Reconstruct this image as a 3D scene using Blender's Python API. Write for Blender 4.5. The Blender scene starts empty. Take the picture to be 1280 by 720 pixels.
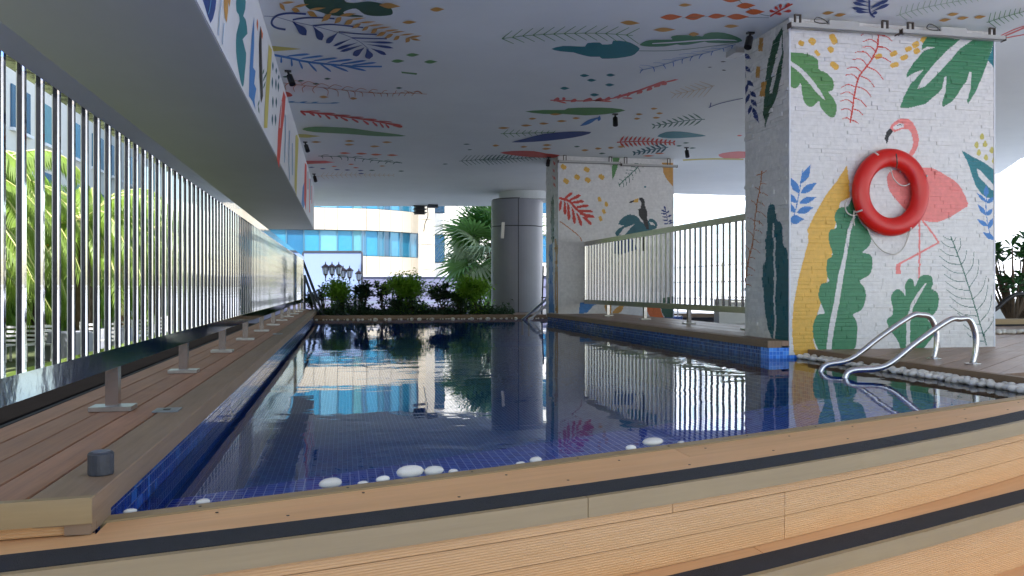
import bpy, bmesh, math, random
import numpy as np
from mathutils import Vector, Matrix
from mathutils.geometry import tessellate_polygon
random.seed(7)
SC = bpy.context.scene
COL = SC.collection
R = math.radians

# ------------------------------------------------------------------ camera
FOC = 1050.0; CH = 0.62; TH = math.atan(210/FOC); SN, CS = math.sin(TH), math.cos(TH)
cd = bpy.data.cameras.new('camera'); cam = bpy.data.objects.new('camera', cd); COL.objects.link(cam)
cam.location = (0, 0, CH); cam.rotation_euler = (R(90), 0, -TH)
cd.sensor_width = 36; cd.lens = 36*FOC/1280; cd.clip_start = .05; cd.clip_end = 5000
SC.camera = cam

# ------------------------------------------------------------------ sky, sun, exposure
SUN_EL, SUN_AZ = R(58), R(205)          # azimuth clockwise from +Y
w = bpy.data.worlds.new('World'); SC.world = w; w.use_nodes = True
nt = w.node_tree; nt.nodes.clear()
sky = nt.nodes.new('ShaderNodeTexSky'); sky.sky_type = 'NISHITA'; sky.sun_disc = False
sky.sun_elevation = SUN_EL; sky.sun_rotation = SUN_AZ; sky.air_density = 1.1; sky.dust_density = 1.5; sky.ozone_density = 1.0
bg = nt.nodes.new('ShaderNodeBackground'); bg.inputs['Strength'].default_value = 0.15
ow = nt.nodes.new('ShaderNodeOutputWorld')
nt.links.new(sky.outputs[0], bg.inputs[0]); nt.links.new(bg.outputs[0], ow.inputs[0])
sl = bpy.data.lights.new('sun', 'SUN'); sl.energy = 4.0; sl.angle = R(.5); sl.color = (1, .985, .96)
so = bpy.data.objects.new('sun', sl); COL.objects.link(so)
sd = Vector((math.sin(SUN_AZ)*math.cos(SUN_EL), math.cos(SUN_AZ)*math.cos(SUN_EL), math.sin(SUN_EL)))
so.rotation_euler = sd.to_track_quat('Z', 'Y').to_euler(); so.location = (0, 0, 30)
SC.view_settings.view_transform = 'Standard'; SC.view_settings.look = 'None'
SC.view_settings.exposure = 1.6; SC.view_settings.gamma = 1
SC.render.engine = 'CYCLES'
SC.cycles.max_bounces = 12; SC.cycles.diffuse_bounces = 6; SC.cycles.glossy_bounces = 6; SC.cycles.transparent_max_bounces = 12

# ------------------------------------------------------------------ helpers
def ray(u, v):
    a = (u-640)/FOC
    return (SN+a*CS, CS-a*SN, (360-v)/FOC)
def on_z(u, v, z):
    r = ray(u, v); t = (z-CH)/r[2]; return Vector((r[0]*t, r[1]*t, z))
def on_x(u, v, x):
    r = ray(u, v); t = x/r[0]; return Vector((x, r[1]*t, CH+r[2]*t))
def on_y(u, v, y):
    r = ray(u, v); t = y/r[1]; return Vector((r[0]*t, y, CH+r[2]*t))
def at(u, v, d):
    r = ray(u, v); return Vector((r[0]*d, r[1]*d, CH+r[2]*d))
def lin(c):
    return tuple(((x/255)/12.92 if x/255 <= .04045 else ((x/255+.055)/1.055)**2.4) for x in c)+(1,)

class MB:
    def __init__(s): s.v = []; s.f = []; s.uv = []; s.smooth = False; s.col = None
    def add(s, vs, fs, uvs=None):
        b = len(s.v); s.v += [tuple(p) for p in vs]; s.f += [tuple(b+i for i in f) for f in fs]
        if uvs is not None:
            s.uv += uvs
    def box(s, x0, x1, y0, y1, z0, z1):
        s.add([(x0,y0,z0),(x1,y0,z0),(x1,y1,z0),(x0,y1,z0),(x0,y0,z1),(x1,y0,z1),(x1,y1,z1),(x0,y1,z1)],
              [(0,3,2,1),(4,5,6,7),(0,1,5,4),(1,2,6,5),(2,3,7,6),(3,0,4,7)])
    def obox(s, c, ax, ay, az):          # oriented box: centre and half-axis vectors
        c, ax, ay, az = map(Vector, (c, ax, ay, az)); vs = []
        for k in (-1, 1):
            for i, j in ((-1,-1),(1,-1),(1,1),(-1,1)): vs.append(c+ax*i+ay*j+az*k)
        s.add(vs, [(0,3,2,1),(4,5,6,7),(0,1,5,4),(1,2,6,5),(2,3,7,6),(3,0,4,7)])
    def prism(s, poly, z0, z1):          # vertical prism of a plan polygon (ccw)
        n = len(poly); vs = [(p[0],p[1],z0) for p in poly]+[(p[0],p[1],z1) for p in poly]
        s.add(vs, [tuple(range(n-1,-1,-1)), tuple(range(n,2*n))]+[(i,(i+1)%n,n+(i+1)%n,n+i) for i in range(n)])
    def tube(s, pts, r, n=10, cap=True):
        pts = [Vector(p) for p in pts]; m = len(pts); rs = r if isinstance(r, (list, tuple)) else [r]*m
        b = len(s.v); up = None
        for i, p in enumerate(pts):
            t = (pts[min(i+1,m-1)]-pts[max(i-1,0)]).normalized()
            if up is None:
                up = Vector((0,0,1)) if abs(t.z) < .9 else Vector((1,0,0))
            a = t.cross(up)
            if a.length < 1e-5: a = t.cross(Vector((0,1,0)))
            a.normalize(); up = a.cross(t).normalized()
            for k in range(n):
                q = p+(a*math.cos(2*math.pi*k/n)+up*math.sin(2*math.pi*k/n))*rs[i]; s.v.append(tuple(q))
        for i in range(m-1):
            for k in range(n):
                s.f.append((b+i*n+k, b+i*n+(k+1)%n, b+(i+1)*n+(k+1)%n, b+(i+1)*n+k))
        if cap:
            s.f.append(tuple(b+k for k in range(n-1,-1,-1))); s.f.append(tuple(b+(m-1)*n+k for k in range(n)))
    def lathe(s, prof, c=(0,0,0), n=16):
        b = len(s.v); m = len(prof)
        for r_, z in prof:
            for k in range(n):
                a = 2*math.pi*k/n; s.v.append((c[0]+r_*math.cos(a), c[1]+r_*math.sin(a), c[2]+z))
        for i in range(m-1):
            for k in range(n):
                s.f.append((b+i*n+k, b+i*n+(k+1)%n, b+(i+1)*n+(k+1)%n, b+(i+1)*n+k))
        s.f.append(tuple(b+k for k in range(n-1,-1,-1))); s.f.append(tuple(b+(m-1)*n+k for k in range(n)))
    def mesh(s, name, smooth=False):
        me = bpy.data.meshes.new(name); me.from_pydata(s.v, [], s.f)
        if s.uv and len(s.uv) == len(me.loops):
            ul = me.uv_layers.new(name='UVMap'); ul.data.foreach_set('uv', [c for p in s.uv for c in p])
        if smooth: me.polygons.foreach_set('use_smooth', [True]*len(me.polygons))
        me.update(); return me
    def build(s, name, mat, parent=None, smooth=False, **k):
        return put(name, s.mesh(name, smooth), mat, parent, **k)
def put(name, me, mat, parent=None, loc=None, rot=None, **k):
    if mat is not None and not me.materials: me.materials.append(mat)
    o = bpy.data.objects.new(name, me); COL.objects.link(o)
    if parent is not None:
        o.parent = parent
        if loc is None and not k.get('local'): o.location = -Vector(parent_base(parent))
    if loc is not None: o.location = loc
    if rot is not None: o.rotation_euler = rot
    for key in ('label', 'category', 'group', 'kind'):
        if key in k: o[key] = k[key]
    return o
def parent_base(p):
    L = Vector(p.location); q = p.parent
    while q is not None: L += Vector(q.location); q = q.parent
    return L
def thing(name, label, cat, loc=(0,0,0), group=None, rz=0):
    o = bpy.data.objects.new(name, None); COL.objects.link(o); o.location = loc; o.rotation_euler = (0,0,rz)
    o.empty_display_size = .2
    o['label'] = label; o['category'] = cat
    if group: o['group'] = group
    return o
def structure(name, label=None):
    o = bpy.data.objects.new(name, None); COL.objects.link(o); o['kind'] = 'structure'
    if label: o['label'] = label
    return o
def copy_tree(o, parent=None):
    c = o.copy(); COL.objects.link(c); c.parent = parent
    for ch in o.children: copy_tree(ch, c)
    return c
def catmull(pts, n=6, closed=True):
    out = []; m = len(pts)
    rng = range(m) if closed else range(m-1)
    for i in rng:
        if closed: p0,p1,p2,p3 = pts[i-1],pts[i],pts[(i+1)%m],pts[(i+2)%m]
        else: p0,p1,p2,p3 = pts[max(i-1,0)],pts[i],pts[i+1],pts[min(i+2,m-1)]
        for k in range(n):
            t = k/n
            out.append(tuple(.5*((2*b)+(-a+c)*t+(2*a-5*b+4*c-d)*t*t+(-a+3*b-3*c+d)*t**3) for a,b,c,d in zip(p0,p1,p2,p3)))
    if not closed: out.append(tuple(pts[-1]))
    return out

# ------------------------------------------------------------------ materials
def mat(name, col, rough=.6, metal=0.0, spec=.5, noise=0, nscale=6, bump=0, bscale=60, rnd=0, coat=0, alpha=None, stretch=None, trans=0):
    m = bpy.data.materials.new(name); m.use_nodes = True; t = m.node_tree; b = t.nodes['Principled BSDF']
    c = col if len(col) == 4 else tuple(col)+(1,)
    b.inputs['Base Color'].default_value = c; b.inputs['Roughness'].default_value = rough
    b.inputs['Metallic'].default_value = metal; b.inputs['Specular IOR Level'].default_value = spec
    b.inputs['Coat Weight'].default_value = coat
    tc = t.nodes.new('ShaderNodeTexCoord'); src = tc.outputs['Object']
    if stretch:
        mp = t.nodes.new('ShaderNodeMapping'); mp.inputs['Scale'].default_value = stretch; t.links.new(src, mp.inputs[0]); src = mp.outputs[0]
    last = None
    if noise or rnd:
        hsv = t.nodes.new('ShaderNodeHueSaturation'); hsv.inputs['Color'].default_value = c
        ad = t.nodes.new('ShaderNodeMath'); ad.operation = 'ADD'; ad.inputs[0].default_value = 1.0; ad.inputs[1].default_value = 0
        if noise:
            n = t.nodes.new('ShaderNodeTexNoise'); n.inputs['Scale'].default_value = nscale; n.inputs['Detail'].default_value = 6; n.inputs['Roughness'].default_value = .65
            t.links.new(src, n.inputs['Vector'])
            mr = t.nodes.new('ShaderNodeMapRange'); mr.inputs[1].default_value = .25; mr.inputs[2].default_value = .75
            mr.inputs[3].default_value = 1-noise; mr.inputs[4].default_value = 1+noise; t.links.new(n.outputs[0], mr.inputs[0]); t.links.new(mr.outputs[0], ad.inputs[0])
        if rnd:
            oi = t.nodes.new('ShaderNodeObjectInfo'); m2 = t.nodes.new('ShaderNodeMapRange'); m2.inputs[3].default_value = -rnd; m2.inputs[4].default_value = rnd
            t.links.new(oi.outputs['Random'], m2.inputs[0]); t.links.new(m2.outputs[0], ad.inputs[1])
        t.links.new(ad.outputs[0], hsv.inputs['Value']); t.links.new(hsv.outputs[0], b.inputs['Base Color'])
    if bump:
        n = t.nodes.new('ShaderNodeTexNoise'); n.inputs['Scale'].default_value = bscale; n.inputs['Detail'].default_value = 4
        t.links.new(src, n.inputs['Vector'])
        bp = t.nodes.new('ShaderNodeBump'); bp.inputs['Strength'].default_value = bump; bp.inputs['Distance'].default_value = .01
        t.links.new(n.outputs[0], bp.inputs['Height']); t.links.new(bp.outputs[0], b.inputs['Normal'])
    if trans:
        tr = t.nodes.new('ShaderNodeBsdfTranslucent'); tr.inputs[0].default_value = tuple(min(1, x*1.6) for x in c[:3])+(1,)
        mx = t.nodes.new('ShaderNodeMixShader'); mx.inputs[0].default_value = trans
        out = t.nodes['Material Output']; t.links.new(b.outputs[0], mx.inputs[1]); t.links.new(tr.outputs[0], mx.inputs[2]); t.links.new(mx.outputs[0], out.inputs[0])
    return m
def wood_mat(name, base, dark, groove=0.0, gscale=120, rough=.6, rnd=.12, scratch=.3):
    """composite board: UV.x runs along the board in metres, UV.y across"""
    m = bpy.data.materials.new(name); m.use_nodes = True; t = m.node_tree; b = t.nodes['Principled BSDF']; L = t.links.new
    tc = t.nodes.new('ShaderNodeUVMap'); oi = t.nodes.new('ShaderNodeObjectInfo')
    cx = t.nodes.new('ShaderNodeVectorMath'); cx.operation = 'ADD'
    ml = t.nodes.new('ShaderNodeVectorMath'); ml.operation = 'SCALE'; ml.inputs[0].default_value = (37, 19, 0); L(oi.outputs['Random'], ml.inputs['Scale'])
    L(tc.outputs[0], cx.inputs[0]); L(ml.outputs[0], cx.inputs[1])
    mp = t.nodes.new('ShaderNodeMapping'); mp.inputs['Scale'].default_value = (1.5, 26, 1); L(cx.outputs[0], mp.inputs[0])
    n1 = t.nodes.new('ShaderNodeTexNoise'); n1.inputs['Scale'].default_value = 1.5; n1.inputs['Detail'].default_value = 7; n1.inputs['Roughness'].default_value = .7; L(mp.outputs[0], n1.inputs['Vector'])
    n2 = t.nodes.new('ShaderNodeTexNoise'); n2.inputs['Scale'].default_value = 2.2; n2.inputs['Detail'].default_value = 5; L(cx.outputs[0], n2.inputs['Vector'])
    r1 = t.nodes.new('ShaderNodeMapRange'); r1.inputs[1].default_value = .3; r1.inputs[2].default_value = .72; L(n1.outputs[0], r1.inputs[0])
    mx = t.nodes.new('ShaderNodeMix'); mx.data_type = 'RGBA'; mx.inputs[6].default_value = base; mx.inputs[7].default_value = dark; L(r1.outputs[0], mx.inputs[0])
    # pale scuffs
    r2 = t.nodes.new('ShaderNodeMapRange'); r2.inputs[1].default_value = .56; r2.inputs[2].default_value = .8; r2.inputs[4].default_value = scratch; L(n2.outputs[0], r2.inputs[0])
    mx2 = t.nodes.new('ShaderNodeMix'); mx2.data_type = 'RGBA'; mx2.inputs[7].default_value = tuple(min(1, x*1.5+.06) for x in base[:3])+(1,); L(mx.outputs[2], mx2.inputs[6]); L(r2.outputs[0], mx2.inputs[0])
    hs = t.nodes.new('ShaderNodeHueSaturation'); mr = t.nodes.new('ShaderNodeMapRange'); mr.inputs[3].default_value = 1-rnd; mr.inputs[4].default_value = 1+rnd
    L(oi.outputs['Random'], mr.inputs[0]); L(mr.outputs[0], hs.inputs['Value']); L(mx2.outputs[2], hs.inputs['Color']); L(hs.outputs[0], b.inputs['Base Color'])
    b.inputs['Roughness'].default_value = rough
    rr = t.nodes.new('ShaderNodeMapRange'); rr.inputs[3].default_value = rough-.12; rr.inputs[4].default_value = rough+.1; L(n2.outputs[0], rr.inputs[0]); L(rr.outputs[0], b.inputs['Roughness'])
    sp = t.nodes.new('ShaderNodeSeparateXYZ'); L(tc.outputs[0], sp.inputs[0])
    mu = t.nodes.new('ShaderNodeMath'); mu.operation = 'MULTIPLY'; mu.inputs[1].default_value = gscale*2*math.pi; L(sp.outputs[1], mu.inputs[0])
    si = t.nodes.new('ShaderNodeMath'); si.operation = 'SINE'; L(mu.outputs[0], si.inputs[0])
    ms = t.nodes.new('ShaderNodeMath'); ms.operation = 'MULTIPLY_ADD'; ms.inputs[1].default_value = groove; L(si.outputs[0], ms.inputs[0]); nw = t.nodes.new('ShaderNodeMath'); nw.operation = 'MULTIPLY'; nw.inputs[1].default_value = .3 if groove else 1.0; L(n1.outputs[0], nw.inputs[0]); L(nw.outputs[0], ms.inputs[2])
    bp = t.nodes.new('ShaderNodeBump'); bp.inputs['Strength'].default_value = .5; bp.inputs['Distance'].default_value = .0012; L(ms.outputs[0], bp.inputs['Height']); L(bp.outputs[0], b.inputs['Normal'])
    return m
def mosaic_mat(nm, c0, c1, c2, cg):
    m = bpy.data.materials.new(nm); m.use_nodes = True; t = m.node_tree; b = t.nodes['Principled BSDF']; L = t.links.new
    g = t.nodes.new('ShaderNodeNewGeometry'); S = .033
    sc = t.nodes.new('ShaderNodeVectorMath'); sc.operation = 'SCALE'; sc.inputs['Scale'].default_value = 1/S; L(g.outputs['Position'], sc.inputs[0])
    of = t.nodes.new('ShaderNodeVectorMath'); of.operation = 'ADD'; of.inputs[1].default_value = (.37, .41, .12); L(sc.outputs[0], of.inputs[0])
    fr = t.nodes.new('ShaderNodeVectorMath'); fr.operation = 'FRACTION'; L(of.outputs[0], fr.inputs[0])
    fl = t.nodes.new('ShaderNodeVectorMath'); fl.operation = 'FLOOR'; L(of.outputs[0], fl.inputs[0])
    s1 = t.nodes.new('ShaderNodeSeparateXYZ'); L(fr.outputs[0], s1.inputs[0])
    ab = t.nodes.new('ShaderNodeVectorMath'); ab.operation = 'ABSOLUTE'; L(g.outputs['True Normal'], ab.inputs[0])
    s2 = t.nodes.new('ShaderNodeSeparateXYZ'); L(ab.outputs[0], s2.inputs[0])
    parts = []
    for k in range(3):
        lt = t.nodes.new('ShaderNodeMath'); lt.operation = 'LESS_THAN'; lt.inputs[1].default_value = .11; L(s1.outputs[k], lt.inputs[0])
        nn = t.nodes.new('ShaderNodeMath'); nn.operation = 'LESS_THAN'; nn.inputs[1].default_value = .7; L(s2.outputs[k], nn.inputs[0])
        mm = t.nodes.new('ShaderNodeMath'); mm.operation = 'MULTIPLY'; L(lt.outputs[0], mm.inputs[0]); L(nn.outputs[0], mm.inputs[1]); parts.append(mm)
    a = t.nodes.new('ShaderNodeMath'); a.operation = 'MAXIMUM'; L(parts[0].outputs[0], a.inputs[0]); L(parts[1].outputs[0], a.inputs[1])
    a2 = t.nodes.new('ShaderNodeMath'); a2.operation = 'MAXIMUM'; L(a.outputs[0], a2.inputs[0]); L(parts[2].outputs[0], a2.inputs[1])
    wn = t.nodes.new('ShaderNodeTexWhiteNoise'); wn.noise_dimensions = '3D'; L(fl.outputs[0], wn.inputs['Vector'])
    cr = t.nodes.new('ShaderNodeValToRGB'); e = cr.color_ramp.elements; e[0].color = c0; e[1].color = c2
    e2 = cr.color_ramp.elements.new(.5); e2.color = c1; L(wn.outputs['Value'], cr.inputs[0])
    mx = t.nodes.new('ShaderNodeMix'); mx.data_type = 'RGBA'; L(a2.outputs[0], mx.inputs[0]); L(cr.outputs[0], mx.inputs[6]); mx.inputs[7].default_value = cg
    L(mx.outputs[2], b.inputs['Base Color'])
    rm = t.nodes.new('ShaderNodeMapRange'); rm.inputs[3].default_value = .12; rm.inputs[4].default_value = .8; L(a2.outputs[0], rm.inputs[0]); L(rm.outputs[0], b.inputs['Roughness'])
    return m
def water_mat():
    m = bpy.data.materials.new('water'); m.use_nodes = True; t = m.node_tree; t.nodes.clear(); L = t.links.new
    o = t.nodes.new('ShaderNodeOutputMaterial'); gl = t.nodes.new('ShaderNodeBsdfGlossy'); gl.inputs['Roughness'].default_value = .0
    tr = t.nodes.new('ShaderNodeBsdfTransparent'); tr.inputs[0].default_value = (.92,.98,1,1)
    fr = t.nodes.new('ShaderNodeFresnel'); fr.inputs['IOR'].default_value = 1.34
    mx = t.nodes.new('ShaderNodeMixShader'); g = t.nodes.new('ShaderNodeNewGeometry')
    mp = t.nodes.new('ShaderNodeMapping'); mp.inputs['Scale'].default_value = (1,1.6,1); L(g.outputs['Position'], mp.inputs[0])
    n = t.nodes.new('ShaderNodeTexNoise'); n.inputs['Scale'].default_value = 2.3; n.inputs['Detail'].default_value = 3; n.inputs['Roughness'].default_value = .45; n.inputs['Distortion'].default_value = .4; L(mp.outputs[0], n.inputs['Vector'])
    n3 = t.nodes.new('ShaderNodeTexNoise'); n3.inputs['Scale'].default_value = .45; n3.inputs['Detail'].default_value = 2; L(g.outputs['Position'], n3.inputs['Vector'])
    r = t.nodes.new('ShaderNodeMapRange'); r.inputs[1].default_value = .42; r.inputs[2].default_value = .68; r.inputs[3].default_value = .12; r.inputs[4].default_value = 1; L(n3.outputs[0], r.inputs[0])
    mu = t.nodes.new('ShaderNodeMath'); mu.operation = 'MULTIPLY'; L(n.outputs[0], mu.inputs[0]); L(r.outputs[0], mu.inputs[1])
    bp = t.nodes.new('ShaderNodeBump'); bp.inputs['Strength'].default_value = 1; bp.inputs['Distance'].default_value = .0042; L(mu.outputs[0], bp.inputs['Height'])
    L(bp.outputs[0], gl.inputs['Normal']); L(bp.outputs[0], fr.inputs['Normal'])
    L(fr.outputs[0], mx.inputs[0]); L(tr.outputs[0], mx.inputs[1]); L(gl.outputs[0], mx.inputs[2]); L(mx.outputs[0], o.inputs[0])
    return m
def attr_mat():
    m = bpy.data.materials.new('painted_brick'); m.use_nodes = True; t = m.node_tree; b = t.nodes['Principled BSDF']; L = t.links.new
    a = t.nodes.new('ShaderNodeAttribute'); a.attribute_name = 'paint'
    g = t.nodes.new('ShaderNodeNewGeometry')
    n = t.nodes.new('ShaderNodeTexNoise'); n.inputs['Scale'].default_value = 22; n.inputs['Detail'].default_value = 6; L(g.outputs['Position'], n.inputs['Vector'])
    mr = t.nodes.new('ShaderNodeMapRange'); mr.inputs[1].default_value = .3; mr.inputs[2].default_value = .7; mr.inputs[3].default_value = .9; mr.inputs[4].default_value = 1.07; L(n.outputs[0], mr.inputs[0])
    hs = t.nodes.new('ShaderNodeHueSaturation'); L(a.outputs['Color'], hs.inputs['Color']); L(mr.outputs[0], hs.inputs['Value']); L(hs.outputs[0], b.inputs['Base Color'])
    b.inputs['Roughness'].default_value = .42
    n2 = t.nodes.new('ShaderNodeTexNoise'); n2.inputs['Scale'].default_value = 90; n2.inputs['Detail'].default_value = 4; L(g.outputs['Position'], n2.inputs['Vector'])
    bp = t.nodes.new('ShaderNodeBump'); bp.inputs['Strength'].default_value = .5; bp.inputs['Distance'].default_value = .003; L(n2.outputs[0], bp.inputs['Height']); L(bp.outputs[0], b.inputs['Normal'])
    return m
M = {}
M['steel'] = mat('polished_steel', (.78,.78,.77), .06, 1, bump=.07, bscale=9)
M['plate'] = mat('worn_plate_steel', (.5,.48,.45), .34, 1, bump=.1, bscale=40, noise=.15, nscale=30)
M['steel2'] = mat('brushed_steel', (.62,.61,.6), .2, 1, bump=.05, bscale=40)
M['steel3'] = mat('grey_steel', (.3,.3,.31), .14, 1, bump=.05, bscale=20)
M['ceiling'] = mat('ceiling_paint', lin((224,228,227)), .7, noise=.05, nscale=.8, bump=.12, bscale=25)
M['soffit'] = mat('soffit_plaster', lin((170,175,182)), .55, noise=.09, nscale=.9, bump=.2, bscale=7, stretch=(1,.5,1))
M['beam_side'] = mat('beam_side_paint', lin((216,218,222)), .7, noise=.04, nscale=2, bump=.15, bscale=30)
M['concrete'] = mat('grey_column_cladding', lin((140,142,150)), .38, noise=.08, nscale=1.5, bump=.08, bscale=18)
M['joint'] = mat('dark_joint', lin((25,25,28)), .7)
M['mosaic'] = mosaic_mat('floor_mosaic', (.05,.2,.72,1), (.07,.26,.85,1), (.12,.4,.95,1), (.22,.46,.92,1)); M['dim_wall_mosaic'] = mosaic_mat('dim_wall_mosaic', (.012,.03,.15,1), (.02,.055,.24,1), (.05,.14,.42,1), (.24,.32,.46,1)); M['water'] = water_mat(); M['brick'] = attr_mat()  # same tile twice: the wall copy is darkened for the dim side walls
M['white_brickback'] = mat('white_mortar', lin((196,198,202)), .6, bump=.3, bscale=60)
M['bead'] = mat('white_bead', lin((220,222,226)), .5, noise=.05)
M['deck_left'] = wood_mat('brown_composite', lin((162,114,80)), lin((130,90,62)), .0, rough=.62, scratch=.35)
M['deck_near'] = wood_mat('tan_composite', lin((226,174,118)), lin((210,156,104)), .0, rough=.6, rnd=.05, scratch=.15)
M['riser'] = wood_mat('grooved_riser', lin((212,164,112)), lin((202,152,98)), 1.1, gscale=150, rough=.65, rnd=.05, scratch=.08)
M['coping'] = wood_mat('beige_nosing', lin((160,135,94)), lin((146,122,84)), .0, rough=.55, rnd=.04, scratch=.12)
M['coping_left'] = wood_mat('olive_edge_board', lin((146,120,94)), lin((120,98,76)), .0, rough=.6, rnd=.06, scratch=.3)
M['deck_right'] = wood_mat('right_deck_board', lin((158,126,102)), lin((126,98,80)), .4, gscale=60, rough=.45, rnd=.1, scratch=.35)
M['grip'] = mat('black_grip', lin((38,38,41)), .8, noise=.25, nscale=30, bump=.8, bscale=400)
M['dark'] = mat('dark_void', lin((40,38,38)), .9)
M['black'] = mat('black_plastic', lin((28,28,30)), .4)
M['puck'] = mat('dark_rubber', lin((52,54,60)), .5, noise=.2, nscale=40, bump=.2, bscale=80)
M['pebble'] = mat('white_pebble', lin((216,210,198)), .55, noise=.14, nscale=20, rnd=.16, bump=.2, bscale=40)
M['red'] = mat('orange_red_plastic', lin((204,24,14)), .33, noise=.05, nscale=8, bump=.04, bscale=30)
M['rope'] = mat('white_rope', lin((205,200,190)), .8, bump=.5, bscale=300)
M['fixture'] = mat('cream_fixture', lin((178,177,172)), .45, noise=.06)
M['bracket'] = mat('bronze_bracket', lin((84,74,66)), .5)
M['soil'] = mat('soil', lin((52,44,38)), .95, noise=.3, nscale=10, bump=.8, bscale=30)
M['frame'] = mat('dark_frame', lin((58,60,70)), .5)

# paint palette (lime paints of the mural)
P = dict(green=(58,128,88), dkgreen=(42,84,62), ltgreen=(88,142,82), yellow=(222,174,72), ochre=(200,148,70), red=(206,66,50), coral=(222,108,102),
         pink=(232,132,126), orange=(214,104,40), teal=(22,118,128), dkteal=(16,92,104), blue=(58,124,190), navy=(28,62,128), dkblue=(24,50,120),
         white=(226,228,232), black=(26,26,30), brown=(186,118,72), olive=(196,184,92), fern=(52,104,88), sky=(90,150,190), pale=(168,190,168), sand=(206,180,140))
PL = {k: lin(v) for k, v in P.items()}
PM = {}
def paint(c):
    if c not in PM: PM[c] = mat('mural_paint_'+c, PL[c], .65, noise=.07, nscale=9, bump=.1, bscale=25)
    return PM[c]

# --- mural drawing: each shape is (polygons in photo pixels, colour); they are laid on the real surfaces below
def T(ox, oy, s): return lambda pts: [(ox+x/s, oy+y/s) for x, y in pts]
def leaf(a, b, w, tip=1.0):
    ax, ay = a; bx, by = b; dx, dy = bx-ax, by-ay; l = math.hypot(dx, dy); nx, ny = -dy/l, dx/l
    pr = {1:[0, .45, .85, 1, .92, .62, .3, 0], 0:[.12, .25, .45, .75, 1.1, 1.25, 1, .2], 2:[.5,.55,.65,.75,.85,.9,.75,.2]}[tip]
    n = len(pr)-1
    up = [(ax+dx*i/n+nx*w*.5*p, ay+dy*i/n+ny*w*.5*p) for i, p in enumerate(pr)]
    dn = [(ax+dx*i/n-nx*w*.5*p, ay+dy*i/n-ny*w*.5*p) for i, p in enumerate(pr)][1:-1]
    return up+dn[::-1]
def stroke(pts, w, taper=False):
    pts = catmull(pts, 4, False) if len(pts) > 2 else pts
    L_, R_ = [], []; m = len(pts)
    for i, p in enumerate(pts):
        q0, q1 = pts[max(i-1,0)], pts[min(i+1,m-1)]; dx, dy = q1[0]-q0[0], q1[1]-q0[1]; l = math.hypot(dx, dy) or 1
        ww = w*.5*((1-.35*i/(m-1)) if taper else 1)
        L_.append((p[0]-dy/l*ww, p[1]+dx/l*ww)); R_.append((p[0]+dy/l*ww, p[1]-dx/l*ww))
    return L_+R_[::-1]
def along(pts, t):
    ls = [math.dist(pts[i], pts[i+1]) for i in range(len(pts)-1)]; s = sum(ls)*t
    for i, l in enumerate(ls):
        if s <= l or i == len(ls)-1:
            k = s/l if l else 0; return (pts[i][0]+(pts[i+1][0]-pts[i][0])*k, pts[i][1]+(pts[i+1][1]-pts[i][1])*k)
        s -= l
def ferns(stem, ends, w, bend=.15, sw=None, t0=.03, t1=.97):
    """stem and branch end points (in drawing order along the stem)"""
    sm = catmull(stem, 5, False); out = [stroke(stem, sw or w)]
    n = len(ends)
    for i, e in enumerate(ends):
        b = along(sm, t0+(t1-t0)*i/max(1, n-1)); mx, my = (b[0]+e[0])/2, (b[1]+e[1])/2
        dx, dy = e[0]-b[0], e[1]-b[1]
        s = bend if dx > 0 else -bend
        out.append(stroke([b, (mx+dy*s, my-dx*s), e], w, True))
    return out
def frond(stem, n, ln, w, ang, leafy=False, up=1, dn=1, fall=.6, t0=.05, sw=None):
    sm = catmull(stem, 5, False); out = [stroke(stem, sw or max(1, w*.5))]
    for i in range(n):
        t = t0+(1-t0)*i/(n-1) if n > 1 else .5; b = along(sm, t); c = along(sm, min(1, t+.02)); a_ = along(sm, max(0, t-.02))
        d = math.atan2(c[1]-a_[1], c[0]-a_[0]); k = ln*(1-fall*t)
        for s, on in ((-1, up), (1, dn)):
            if not on: continue
            e = (b[0]+math.cos(d+s*ang)*k*on, b[1]+math.sin(d+s*ang)*k*on)
            out.append(leaf(b, e, w) if leafy else stroke([b, ((b[0]+e[0])/2+math.sin(d)*k*.06, (b[1]+e[1])/2), e], w, True))
    return out
def blob(x, y, w, h, rot=0):
    c, s = math.cos(R(rot)), math.sin(R(rot)); o = []
    for a, b in ((-1,-.6),(-.6,-1),(.6,-1),(1,-.6),(1,.6),(.6,1),(-.6,1),(-1,.6)): o.append((x+(a*w*c-b*h*s)/2, y+(a*w*s+b*h*c)/2))
    return o
def seg(tr, polys): return [tr(p) for p in polys]
C6 = T(900, 0, 3); C7 = T(900, 230, 2.6658); F = T(1050, 140, 4.5); LF = T(920, 180, 2.77); PP = T(680, 180, 6); P2 = T(700, 280, 6)

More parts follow.
